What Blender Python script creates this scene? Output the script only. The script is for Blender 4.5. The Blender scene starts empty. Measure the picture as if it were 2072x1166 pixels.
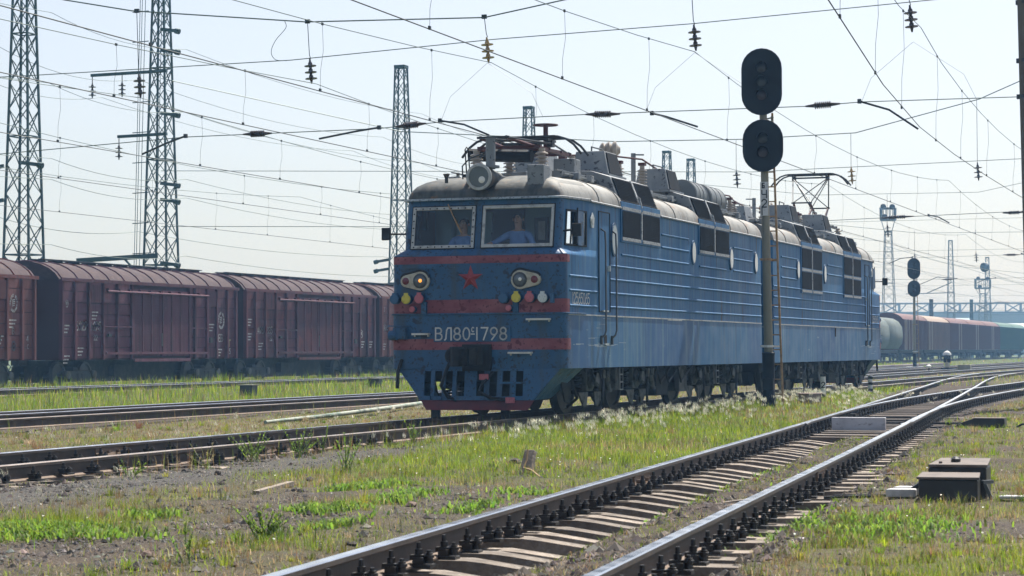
import bpy, bmesh, math, random
import numpy as np
from mathutils import Vector, Matrix
R = math.radians
random.seed(7)
rng = np.random.default_rng(11)
S = bpy.context.scene
COL = S.collection

# ------------------------------------------------------------------ camera
CAM = Vector((13.05, -38.30, 1.125))
YAW, TILT, ROLL = 0.3322, 0.0287, 0.0044
fw = Vector((-math.sin(YAW) * math.cos(TILT), math.cos(YAW) * math.cos(TILT), math.sin(TILT)))
rt = Vector((math.cos(YAW), math.sin(YAW), 0)); up = rt.cross(fw)
r2 = rt * math.cos(ROLL) - up * math.sin(ROLL); u2 = rt * math.sin(ROLL) + up * math.cos(ROLL)
cd = bpy.data.cameras.new('camera'); cam = bpy.data.objects.new('camera', cd); COL.objects.link(cam)
cam.matrix_world = Matrix(((r2.x, u2.x, -fw.x, CAM.x), (r2.y, u2.y, -fw.y, CAM.y), (r2.z, u2.z, -fw.z, CAM.z), (0, 0, 0, 1)))
cd.sensor_width = 36; cd.lens = 4506 * 36 / 2072; cd.clip_start = .5; cd.clip_end = 9000
cd.dof.use_dof = True; cd.dof.focus_distance = 42; cd.dof.aperture_fstop = 8
S.camera = cam
# ------------------------------------------------------------------ world, sun, exposure
SUN_EL, SUN_AZ = R(58), R(9)          # azimuth measured from +Y (along the tracks) towards +X
w = bpy.data.worlds.new('World'); S.world = w; w.use_nodes = True
nt = w.node_tree; bg = nt.nodes['Background']
sky = nt.nodes.new('ShaderNodeTexSky'); sky.sky_type = 'NISHITA'; sky.sun_disc = False
sky.sun_elevation = SUN_EL; sky.sun_rotation = SUN_AZ; sky.altitude = 200
sky.air_density = 1.0; sky.dust_density = 2.0; sky.ozone_density = 2.0
hs_ = nt.nodes.new('ShaderNodeHueSaturation'); hs_.inputs['Saturation'].default_value = .58
vm_ = nt.nodes.new('ShaderNodeVectorMath'); vm_.operation = 'MULTIPLY'; vm_.inputs[1].default_value = (1.0, .995, 1.015)   # white balance
nt.links.new(sky.outputs[0], hs_.inputs['Color']); nt.links.new(hs_.outputs[0], vm_.inputs[0]); nt.links.new(vm_.outputs[0], bg.inputs[0]); bg.inputs[1].default_value = 0.078
sd = bpy.data.lights.new('sun', 'SUN'); so = bpy.data.objects.new('sun', sd); COL.objects.link(so)
sd.energy = 5.0; sd.angle = R(.53); sd.color = (1, .95, .87)
sdir = Vector((math.cos(SUN_EL) * math.sin(SUN_AZ), math.cos(SUN_EL) * math.cos(SUN_AZ), math.sin(SUN_EL)))
so.rotation_euler = sdir.to_track_quat('Z', 'Y').to_euler(); so.location = (0, 60, 80)
S.view_settings.view_transform = 'Standard'; S.view_settings.look = 'None'
S.view_settings.exposure = 0.95; S.view_settings.gamma = 1
S.render.engine = 'CYCLES'
S.cycles.use_denoising = True; S.cycles.max_bounces = 8; S.cycles.transparent_max_bounces = 16
S.cycles.volume_bounces = 1; S.cycles.volume_step_rate = 4
try: S.cycles.denoiser = 'OPENIMAGEDENOISE'
except Exception: pass

# ------------------------------------------------------------------ helpers
class MB:
    def __init__(s): s.v = []; s.f = []; s.m = []
    def add(s, vs, fs, mi=0):
        o = len(s.v); s.v += [tuple(p) for p in vs]
        for f in fs: s.f.append(tuple(i + o for i in f)); s.m.append(mi)
        return s
    def quad(s, a, b, c, d, mi=0): return s.add((a, b, c, d), ((0, 1, 2, 3),), mi)
    def box(s, c, d, mi=0, rz=0, M=None):
        x, y, z = d[0] / 2, d[1] / 2, d[2] / 2
        P = [Vector((a * x, b * y, e * z)) for a in (-1, 1) for b in (-1, 1) for e in (-1, 1)]
        if rz: q = Matrix.Rotation(rz, 3, 'Z'); P = [q @ p for p in P]
        if M: P = [M @ p for p in P]
        c = Vector(c)
        return s.add([p + c for p in P], ((0, 1, 3, 2), (4, 6, 7, 5), (0, 4, 5, 1), (2, 3, 7, 6), (0, 2, 6, 4), (1, 5, 7, 3)), mi)
    def bar(s, a, b, w=.05, h=None, mi=0, upv=(0, 0, 1)):
        a, b = Vector(a), Vector(b); d = b - a; L = d.length
        if L < 1e-6: return s
        d /= L; u = Vector(upv)
        if abs(d.dot(u)) > .98: u = Vector((0, 1, 0))
        r = d.cross(u).normalized(); u = r.cross(d); h = h or w
        P = [p + r * (i * w / 2) + u * (j * h / 2) for p in (a, b) for i in (-1, 1) for j in (-1, 1)]
        return s.add(P, ((0, 1, 3, 2), (4, 6, 7, 5), (0, 4, 5, 1), (2, 3, 7, 6), (0, 2, 6, 4), (1, 5, 7, 3)), mi)
    def cyl(s, a, b, r, r1=None, n=10, mi=0, cap=True):
        a, b = Vector(a), Vector(b); d = (b - a).normalized(); r1 = r if r1 is None else r1
        u = Vector((0, 0, 1)) if abs(d.z) < .95 else Vector((1, 0, 0))
        x = d.cross(u).normalized(); y = d.cross(x)
        P = [p + (x * math.cos(2 * math.pi * k / n) + y * math.sin(2 * math.pi * k / n)) * q for p, q in ((a, r), (b, r1)) for k in range(n)]
        F = [(k, (k + 1) % n, n + (k + 1) % n, n + k) for k in range(n)]
        if cap: F += [tuple(range(n))[::-1], tuple(range(n, 2 * n))]
        return s.add(P, F, mi)
    def lathe(s, o, axis, prof, n=12, mi=0):
        o = Vector(o); d = Vector(axis).normalized()
        u = Vector((0, 0, 1)) if abs(d.z) < .95 else Vector((1, 0, 0))
        x = d.cross(u).normalized(); y = d.cross(x); P = []; F = []
        for t, r in prof:
            P += [o + d * t + (x * math.cos(2 * math.pi * k / n) + y * math.sin(2 * math.pi * k / n)) * r for k in range(n)]
        for j in range(len(prof) - 1):
            F += [(j * n + k, j * n + (k + 1) % n, (j + 1) * n + (k + 1) % n, (j + 1) * n + k) for k in range(n)]
        F += [tuple(range(n))[::-1], tuple(range((len(prof) - 1) * n, len(prof) * n))]
        return s.add(P, F, mi)
    def tube(s, pts, r, n=6, mi=0):
        pts = [Vector(p) for p in pts]
        if len(pts) < 2: return s
        P = []; F = []; px = None
        for i, p in enumerate(pts):
            d = (pts[min(i + 1, len(pts) - 1)] - pts[max(i - 1, 0)]).normalized()
            if px is None:
                u = Vector((0, 0, 1)) if abs(d.z) < .95 else Vector((1, 0, 0)); px = d.cross(u).normalized()
            else: px = (px - d * px.dot(d)).normalized()
            y = d.cross(px); rr = r[i] if isinstance(r, (list, tuple)) else r
            P += [p + (px * math.cos(2 * math.pi * k / n) + y * math.sin(2 * math.pi * k / n)) * rr for k in range(n)]
        for j in range(len(pts) - 1):
            F += [(j * n + k, j * n + (k + 1) % n, (j + 1) * n + (k + 1) % n, (j + 1) * n + k) for k in range(n)]
        F += [tuple(range(n))[::-1], tuple(range((len(pts) - 1) * n, len(pts) * n))]
        return s.add(P, F, mi)
    def prism(s, poly, a, b, mi=0):          # poly: list of 3-D points, extruded by vector b-a
        d = Vector(b) - Vector(a); n = len(poly); A = [Vector(p) for p in poly]
        return s.add(A + [p + d for p in A], [tuple(range(n))[::-1], tuple(range(n, 2 * n))] + [(k, (k + 1) % n, n + (k + 1) % n, n + k) for k in range(n)], mi)
    def loft(s, loops, closed=True, mi=0, capb=False, capt=False):
        n = len(loops[0]); P = [p for l in loops for p in l]; F = []
        for j in range(len(loops) - 1):
            for k in range(n if closed else n - 1):
                F.append((j * n + k, j * n + (k + 1) % n, (j + 1) * n + (k + 1) % n, (j + 1) * n + k))
        if capb: F.append(tuple(range(n))[::-1])
        if capt: F.append(tuple(range((len(loops) - 1) * n, len(loops) * n)))
        return s.add(P, F, mi)
def obj(name, mb, mat, parent=None, smooth=False, bevel=0, label=None, sub=0):
    me = bpy.data.meshes.new(name); me.from_pydata(mb.v, [], mb.f); 
    for m in (mat if isinstance(mat, (list, tuple)) else (mat,)): me.materials.append(m)
    if any(mb.m): me.polygons.foreach_set('material_index', mb.m)
    bm = bmesh.new(); bm.from_mesh(me); bmesh.ops.recalc_face_normals(bm, faces=bm.faces); bm.to_mesh(me); bm.free()
    if smooth:
        me.polygons.foreach_set('use_smooth', [True] * len(me.polygons))
        try: me.set_sharp_from_angle(angle=R(38))
        except Exception: pass
    me.update()
    o = bpy.data.objects.new(name, me); COL.objects.link(o)
    if parent: o.parent = parent
    if bevel:
        b = o.modifiers.new('bevel', 'BEVEL'); b.width = bevel; b.segments = 2; b.limit_method = 'ANGLE'; b.angle_limit = R(40)
    if label: o['label'] = label
    return o
def tag(o, label, cat, group=None, kind=None):
    o['label'] = label
    if cat: o['category'] = cat
    if group: o['group'] = group
    if kind: o['kind'] = kind
    return o
def thing(name, label, cat, loc=(0, 0, 0), rz=0, group=None):
    o = bpy.data.objects.new(name, None); COL.objects.link(o); o.location = loc; o.rotation_euler = (0, 0, rz)
    o.empty_display_size = .2
    return tag(o, label, cat, group)
def struct(o): o['kind'] = 'structure'; return o
def inst(src, parent=None, loc=None, rz=None, M=None):
    c = src.copy(); COL.objects.link(c); c.parent = parent if parent is not None else src.parent
    if loc is not None: c.location = loc
    if rz is not None: c.rotation_euler = (0, 0, rz)
    return c
def copy_tree(o, parent=None, swap=None):
    c = o.copy(); COL.objects.link(c); c.parent = parent
    if swap and c.type == 'MESH':
        for i, sl in enumerate(c.material_slots):
            if sl.material in swap: nm_ = swap[sl.material]; sl.link = 'OBJECT'; sl.material = nm_
    for ch in list(o.children): copy_tree(ch, c, swap)
    return c
# ------------------------------------------------------------------ materials
def mat(name, col, rough=.6, metal=0, layers=(), bump=0, bscale=30, spec=.5, rvar=0, rnd=0):
    """layers: (colour, (sx,sy,sz) noise scale, low, high, detail) mixed over the base colour by a noise threshold"""
    m = bpy.data.materials.new(name); m.use_nodes = True; n = m.node_tree.nodes; L = m.node_tree.links
    b = n['Principled BSDF']; b.inputs['Roughness'].default_value = rough; b.inputs['Metallic'].default_value = metal
    b.inputs['Specular IOR Level'].default_value = spec
    b.inputs['Base Color'].default_value = (*col, 1)
    tc = n.new('ShaderNodeTexCoord'); prev = None
    for i, l in enumerate(layers):
        c, sc, lo, hi = l[:4]; det = l[4] if len(l) > 4 else 4
        mp = n.new('ShaderNodeMapping'); mp.inputs['Scale'].default_value = sc; mp.inputs['Location'].default_value = (i * 3.7, i * 1.3, i * 5.1)
        L.new(tc.outputs['Object'], mp.inputs[0])
        t = n.new('ShaderNodeTexNoise'); t.inputs['Scale'].default_value = 1; t.inputs['Detail'].default_value = det; t.inputs['Roughness'].default_value = .6
        L.new(mp.outputs[0], t.inputs['Vector'])
        mr = n.new('ShaderNodeMapRange'); mr.inputs[1].default_value = lo; mr.inputs[2].default_value = hi; L.new(t.outputs['Fac'], mr.inputs[0])
        mx = n.new('ShaderNodeMix'); mx.data_type = 'RGBA'; L.new(mr.outputs[0], mx.inputs[0])
        if prev is None: mx.inputs[6].default_value = (*col, 1)
        else: L.new(prev, mx.inputs[6])
        mx.inputs[7].default_value = (*c, 1); prev = mx.outputs[2]
    if rnd:
        oi = n.new('ShaderNodeObjectInfo'); mr = n.new('ShaderNodeMapRange'); mr.inputs[3].default_value = 1 - rnd; mr.inputs[4].default_value = 1 + rnd; L.new(oi.outputs['Random'], mr.inputs[0])
        vm = n.new('ShaderNodeVectorMath'); vm.operation = 'SCALE'; L.new(mr.outputs[0], vm.inputs['Scale'])
        if prev is not None: L.new(prev, vm.inputs[0])
        else: vm.inputs[0].default_value = col
        prev = vm.outputs[0]
    if prev is not None: L.new(prev, b.inputs['Base Color'])
    if bump or rvar:
        t = n.new('ShaderNodeTexNoise'); t.inputs['Scale'].default_value = bscale; t.inputs['Detail'].default_value = 5
        L.new(tc.outputs['Object'], t.inputs['Vector'])
        if bump:
            bp = n.new('ShaderNodeBump'); bp.inputs['Strength'].default_value = bump; bp.inputs['Distance'].default_value = .02
            L.new(t.outputs['Fac'], bp.inputs['Height']); L.new(bp.outputs[0], b.inputs['Normal'])
        if rvar:
            mr = n.new('ShaderNodeMapRange'); mr.inputs[1].default_value = .3; mr.inputs[2].default_value = .7
            mr.inputs[3].default_value = rough - rvar; mr.inputs[4].default_value = rough + rvar
            L.new(t.outputs['Fac'], mr.inputs[0]); L.new(mr.outputs[0], b.inputs['Roughness'])
    return m
def emat(name, col, e):
    m = mat(name, col, .4); b = m.node_tree.nodes['Principled BSDF']
    b.inputs['Emission Color'].default_value = (*col, 1); b.inputs['Emission Strength'].default_value = e; return m
def glass(name, tint=(.75, .85, .85), refl=.08, rough=.02):
    m = bpy.data.materials.new(name); m.use_nodes = True; n = m.node_tree.nodes; L = m.node_tree.links
    n.remove(n['Principled BSDF']); out = n['Material Output']
    t = n.new('ShaderNodeBsdfTransparent'); t.inputs[0].default_value = (*tint, 1)
    g = n.new('ShaderNodeBsdfGlossy'); g.inputs['Roughness'].default_value = rough; g.inputs[0].default_value = (.9, .95, 1, 1)
    fr = n.new('ShaderNodeFresnel'); fr.inputs[0].default_value = 1.5
    ad = n.new('ShaderNodeMath'); ad.operation = 'ADD'; ad.inputs[1].default_value = refl; L.new(fr.outputs[0], ad.inputs[0])
    mx = n.new('ShaderNodeMixShader'); L.new(ad.outputs[0], mx.inputs[0]); L.new(t.outputs[0], mx.inputs[1]); L.new(g.outputs[0], mx.inputs[2])
    L.new(mx.outputs[0], out.inputs[0]); return m

NB = (.012, .05, .17)
mBlueF = mat('front_blue_paint_shaded', (.010, .070, .172), .55, layers=[((.018, .100, .22), (1.2, 1.2, .8), .45, .7), ((.004, .018, .05), (20, 20, 20), .60, .66, 2), ((.005, .02, .055), (7, 7, 7), .62, .66, 2), ((.03, .055, .09), (4, 4, .5), .52, .7)], bump=.15, bscale=8, rvar=.12)  # same blue as the sides, with the shade of the front in the colour
mBlueS = mat('side_blue_paint_lit', (.021, .112, .265), .60, layers=[((.036, .148, .30), (.35, .35, .25), .4, .65), ((.085, .18, .28), (7, 7, .25), .50, .72), ((.018, .075, .18), (9, 9, .35), .52, .70), ((.06, .055, .05), (4, 4, .5), .61, .72)], bump=.22, bscale=1.6, rvar=.08, spec=.28)  # same blue as the front, lightened for open sky and sun, plus dust
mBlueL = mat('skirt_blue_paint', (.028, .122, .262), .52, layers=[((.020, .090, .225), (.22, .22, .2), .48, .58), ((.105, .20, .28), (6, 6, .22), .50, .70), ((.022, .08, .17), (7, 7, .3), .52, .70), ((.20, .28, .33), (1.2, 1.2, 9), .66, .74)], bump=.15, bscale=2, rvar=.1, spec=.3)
mRed = mat('red_stripe_paint', (.17, .028, .045), .6, layers=[((.27, .09, .105), (2, 2, 3), .42, .68), ((.09, .006, .018), (14, 14, 14), .60, .65, 2), ((.10, .006, .02), (5, 5, 5), .62, .65, 2)], bump=.1)
mStarRed = mat('star_red_paint', (.30, .035, .04), .5, layers=[((.2, .02, .03), (6, 6, 6), .5, .7)])
mRoof = mat('roof_grey_paint', (.25, .25, .235), .6, layers=[((.155, .152, .14), (1.5, 1.5, 1.5), .42, .62), ((.20, .12, .07), (2.5, 2.5, 4), .54, .72), ((.10, .10, .10), (9, 9, 1.5), .55, .72)], bump=.2, bscale=6)
mRoofD = mat('cab_roof_sooty_paint', (.075, .08, .075), .65, layers=[((.03, .036, .038), (6, 6, .8), .44, .62), ((.17, .15, .11), (2, 2, 3), .56, .7), ((.16, .09, .05), (4, 4, 4), .57, .7)], bump=.25, bscale=8)
mGreyB = mat('roof_box_grey', (.17, .19, .21), .55, layers=[((.26, .28, .29), (2, 2, 2), .45, .7), ((.04, .045, .06), (10, 10, 10), .60, .64, 2)], bump=.15)
mDrum = mat('drum_grey', (.10, .115, .125), .55, layers=[((.16, .175, .18), (2, 2, 2), .45, .7)])
mGrille = mat('louvre_dark', (.009, .012, .017), .8, layers=[((.016, .019, .024), (4, 4, 4), .45, .7)], spec=.15)
mStrip = mat('riveted_strip_grey', (.32, .34, .36), .6, layers=[((.12, .13, .14), (24, 24, 24), .52, .6, 1)])
mWhite = mat('white_paint', (.62, .62, .6), .5, layers=[((.4, .38, .35), (6, 6, 6), .5, .75)])
mCream = mat('headlamp_cream_paint', (.45, .43, .36), .5, layers=[((.22, .2, .17), (9, 9, 9), .5, .7)])
mFrameW = mat('window_frame_paint', (.42, .44, .45), .55, layers=[((.22, .23, .24), (9, 9, 9), .48, .68)])
mBlk = mat('black_metal', (.012, .014, .017), .6, layers=[((.024, .024, .025), (8, 8, 8), .45, .7)], spec=.25)
mUnder = mat('underframe_grime', (.016, .017, .019), .85, layers=[((.032, .03, .028), (4, 4, 4), .5, .7), ((.009, .01, .012), (7, 7, 7), .5, .7)], bump=.3, spec=.25)
mUnderL = mat('underframe_grey_paint', (.085, .09, .095), .75, layers=[((.022, .022, .023), (6, 6, 6), .45, .62)], bump=.2, spec=.3)
mWheel = mat('wheel_steel', (.045, .04, .036), .6, .3, layers=[((.02, .018, .016), (5, 5, 5), .45, .65)])
mYel = mat('socket_yellow', (.55, .48, .05), .5, layers=[((.3, .27, .05), (20, 20, 20), .55, .7)])
mPink = mat('socket_pink', (.42, .11, .14), .5, layers=[((.25, .06, .08), (20, 20, 20), .55, .7)])
mBlueC = mat('socket_blue', (.02, .09, .20), .5)
mPale = mat('socket_white', (.55, .6, .62), .5, layers=[((.25, .28, .3), (20, 20, 20), .55, .65)])
mInsul = mat('porcelain_insulator', (.30, .26, .22), .3, layers=[((.42, .38, .33), (5, 5, 5), .45, .7)])
mInsD = mat('brown_glazed_insulator', (.05, .035, .03), .3)
mInsY = mat('amber_glass_insulator', (.34, .22, .06), .25)
mRedM = mat('red_oxide_metal', (.065, .016, .018), .55, layers=[((.06, .02, .02), (6, 6, 6), .5, .7)])
mDarkS = mat('dark_steel', (.035, .04, .045), .5, .3)
mHand = mat('handrail_steel', (.09, .10, .11), .45, .5)
mLens = mat('lamp_lens', (.10, .12, .14), .12, .2)
mLensR = mat('red_lamp_lens', (.12, .012, .02), .15)
mLit = emat('lit_lamp', (1, .36, .06), .75)
mBulb = mat('unlit_bulb_reflector', (.75, .76, .74), .2)
mGlass = glass('windscreen_glass', (.90, .96, .97), .0); mGlassS = glass('side_window_glass', (.7, .78, .78), .10)
mOval = mat('oval_window_painted_reflection', (.60, .62, .60), .25)  # pale base colour stands in for a reflection on the panes
mOvalD = mat('oval_window_grey', (.20, .26, .30), .25)
mCabIn = mat('cab_interior_paint', (.24, .40, .48), .7)
mCabDk = mat('cab_interior_dark', (.04, .06, .09), .8)
mRail = mat('rail_web_rust', (.060, .049, .042), .75, .1, layers=[((.095, .072, .056), (3, 3, 6), .45, .7)], bump=.15)
mRailFoot = mat('rail_foot_dust', (.16, .11, .075), .8, layers=[((.09, .065, .05), (6, 6, 6), .45, .7)])
mRailTop = mat('polished_rail_head', (.62, .64, .68), .22, 1.0, layers=[((.40, .38, .36), (1, 1, 1), .5, .8)], rvar=.06, bscale=5)
mRailTop2 = mat('worn_rail_head', (.42, .36, .31), .34, .8, layers=[((.24, .17, .13), (2, 2, 2), .45, .7)])
mTie = mat('concrete_sleeper', (.22, .18, .145), .9, layers=[((.13, .105, .085), (5, 5, 5), .42, .62), ((.32, .29, .25), (14, 14, 14), .55, .7)], bump=.6, rnd=.3)
mTieW = mat('timber_sleeper', (.09, .072, .06), .9, layers=[((.17, .145, .125), (3, 14, 8), .45, .7), ((.04, .033, .03), (5, 18, 8), .52, .7)], bump=.7, rnd=.4)
mFast = mat('greasy_fastener', (.014, .013, .013), .45, layers=[((.03, .026, .022), (20, 20, 20), .45, .7)])
mConc = mat('mast_concrete', (.21, .20, .15), .8, layers=[((.28, .27, .22), (2, 2, .6), .45, .7), ((.12, .12, .10), (6, 6, .4), .6, .8)], bump=.15)
mSigBlk = mat('signal_black', (.006, .009, .013), .6, layers=[((.010, .014, .019), (2, 2, 2), .45, .7)], spec=.2)
mRust = mat('rusty_ladder', (.34, .22, .11), .75, layers=[((.20, .12, .06), (9, 9, 9), .45, .7)])
mTower = mat('lattice_green_steel', (.02, .065, .07), .6, layers=[((.05, .085, .085), (2, 2, .6), .45, .7)])
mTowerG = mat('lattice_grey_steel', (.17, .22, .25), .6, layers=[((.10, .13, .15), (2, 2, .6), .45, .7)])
mWire = mat('wire', (.025, .035, .035), .5, .3)
mWireG = mat('copper_wire_patina', (.05, .085, .075), .5, .3)
mPipe = mat('weathered_pipe', (.30, .32, .27), .7, layers=[((.13, .19, .15), (3, 3, 3), .45, .6)])
mWood = mat('weathered_wood', (.25, .21, .17), .9, layers=[((.12, .10, .085), (20, 20, 3), .45, .7)], bump=.5)
# ------------------------------------------------------------------ track centre lines
def hermite(pts):
    ys = np.array([p[0] for p in pts], float); xs = np.array([p[1] for p in pts], float)
    m = np.gradient(xs, ys)
    def f(y):
        y = np.asarray(y, float); i = np.clip(np.searchsorted(ys, y) - 1, 0, len(ys) - 2)
        h = ys[i + 1] - ys[i]; t = np.clip((y - ys[i]) / h, 0, 1)
        return (2*t**3 - 3*t**2 + 1) * xs[i] + (t**3 - 2*t**2 + t) * h * m[i] + (-2*t**3 + 3*t**2) * xs[i+1] + (t**3 - t**2) * h * m[i+1]
    return f
Ax = hermite([(-60, 12.0), (-44, 10.47), (-28, 8.99), (-14, 7.72), (0, 6.41), (14, 5.05), (31, 3.36), (48, 1.66), (58, .78), (66, .28), (76, .02), (90, 0)])
Bx = hermite([(-8, 7.16), (-4, 6.77), (1.4, 6.27), (8.15, 5.74), (13.7, 5.46), (19, 5.33), (27.6, 5.22), (40, 5.2), (300, 5.2)])
def gnd(x, y):
    """ground height"""
    x = np.asarray(x, float); y = np.asarray(y, float)
    a = np.where(y < -4, Ax(y), np.where(y < 24, (Ax(y) + Bx(y)) / 2, Bx(y)))
    half = np.where(y < -4, 1.25, np.where(y < 24, 1.3 + (Bx(y) - Ax(y)) / 2, 1.3))
    z = np.full(np.broadcast(x, y).shape, -.245)
    s = lambda t: np.clip(t, 0, 1) ** 2 * (3 - 2 * np.clip(t, 0, 1))
    ridge = s((x - 1.25) / .5) * s((a - half - .15 - x) / .8)
    z = z + ridge * (.05 + .10 * s((y + 6) / 20))
    u_ = x - a; z = z - np.where(y < -4, .11, .03) * s((half + .05 - np.abs(u_)) / .25) * (s((-u_ - .02) / .35) + .45 * s((u_ - .45) / .3)) + .02 * s((.6 - np.abs(u_ - .25)) / .3) * (y < -4) + .075 * s((np.abs(x - a) - half + .3) / .25) * (x > a) * s((y + 40) / 1)
    z = z + .02 * s((1.5 - np.abs(x)) / .3) + .022 * s((np.abs(x) - .9) / .2) * s((1.9 - np.abs(x)) / .3)
    z = z + .03 * s((1.6 - np.abs(x + 8.75)) / .3) * s((np.abs(x + 8.75) - .85) / .1) + .17 * s((-14 - x) / 5) - .20 * s((-24.5 - x) / 3)
    z = z + .018 * np.sin(x * 1.7 + y * .9) * np.sin(y * 1.3 - x * .6) + .010 * np.sin(x * 5.1 + 1) * np.sin(y * 4.3)
    return z
# region masks: 0..1 amount of grass on the ground, lushness, gravel greyness
def vnoise(x, y, s, seed=0):
    x = np.asarray(x, float) * s; y = np.asarray(y, float) * s
    i = np.floor(x).astype(int); j = np.floor(y).astype(int); u = x - i; v = y - j; u = u*u*(3-2*u); v = v*v*(3-2*v)
    h = lambda a, b: (np.sin(a * 127.1 + b * 311.7 + seed * 74.7) * 43758.5453) % 1.0
    return (h(i, j)*(1-u) + h(i+1, j)*u)*(1-v) + (h(i, j+1)*(1-u) + h(i+1, j+1)*u)*v
def blob(x, y, cx, cy, rx, ry, rot=0):
    c, s_ = math.cos(rot), math.sin(rot); dx, dy = x - cx, y - cy
    return np.exp(-(((dx*c + dy*s_) / rx) ** 2 + ((-dx*s_ + dy*c) / ry) ** 2))
def masks(x, y):
    x = np.asarray(x, float); y = np.asarray(y, float)
    n1 = vnoise(x, y, .9, 1); n2 = vnoise(x, y, 2.6, 2); n3 = vnoise(x, y, .35, 3)
    g = np.clip((n1 * .5 + n2 * .5 - .25) * 2.2, 0, 1)                      # default patchy grass
    a = Ax(y)
    bare = np.zeros_like(g)
    # foreground left of the near track: gravel walk and trampled earth
    lft = (y < -5) & (x < a - 1.0) & (x > .9)
    bare = np.maximum(bare, np.where(lft, np.clip(1.25 * (1.3 * blob(x, y, 1.75, -18, .95, 6) + 1.1 * blob(x, y, 1.7, -12.4, .6, 2.8) + blob(x, y, 5.3, -25.5, 1.25, 2.6) + .95 * blob(x, y, 4.4, -19.7, 1.1, 1.4) + 1.0 * blob(x, y, 5.7, -21.3, .75, 3.2) + .5 * blob(x, y, 5.3, -14.4, .7, 1.3)), 0, 1), 0))
    lush = np.where(x < -10.9, 1.0, 0.0) + np.where((x > 1.1) & (x < a - .8), np.clip((y + 18.5) / 5, 0, 1), 0)
    lush = np.maximum(lush, 0 * x); lush = np.maximum(lush, .9 * blob(x, y, 5.5, -20.6, .35, .9)); lush = np.maximum(lush, .8 * blob(x, y, 4.7, -18.4, .5, .5))
    lush = lush * (1 - .9 * np.clip(bare * 1.1, 0, 1))
    lush = np.maximum(lush, 1.2 * blob(x, y, 4.4, -23.7, .75, .6)); lush = np.maximum(lush, .9 * blob(x, y, 5.5, -20.6, .35, .9)); lush = np.maximum(lush, .8 * blob(x, y, 4.7, -18.4, .5, .5))
    g = g * (1 - .93 * np.clip(bare, 0, 1)) + lush * .75
    g = np.maximum(g, .8 * blob(x, y, 3.4, -20.3, .75, 1.6)); g = np.maximum(g, .85 * blob(x, y, 6.6, -24.6, .45, 2.2, .09))
    g = np.where((x < a - .9) & (y < -12) & (x > .9), g * np.clip(.55 + .6 * lush + .5 * (vnoise(x, y, 1.7, 41) > .6), 0, 1), g)
    inA = np.abs(x - a) < 1.35
    g = np.where(inA & (y < -4), g * (.25 + .75 * np.exp(-((x - a - .2) / .45) ** 2)) * np.clip(.35 + (y + 27) / 12, .3, 1), g)
    inS = (y >= -4) & (y < 40) & (x > a - 1.4) & (x < Bx(y) + 1.4)
    g = np.where(inS, g * .12, g)
    g = np.where(np.abs(x) < 1.0, g * .18, g)
    g = np.where((x < -7.6) & (x > -10), g * .25, g)
    g = np.where((x < -1.3) & (x > -7.4), np.maximum(g, .45 + .5 * n2), g)
    dry = np.clip(np.where((x < -1) & (x > -10.5), .55, .22) + (n3 - .5) * .5 + np.where(x > a + 1.2, .12, 0), 0, 1)
    dry = dry * (1 - np.clip(lush, 0, 1) * .8)
    grey = np.clip(blob(x, y, 1.7, -17, 1.0, 8) * 1.2 + .2 + .5 * (n3 - .5), 0, 1)
    return np.clip(g, 0, 1.3), np.clip(lush, 0, 1), dry, grey, np.clip(bare, 0, 1)
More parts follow.
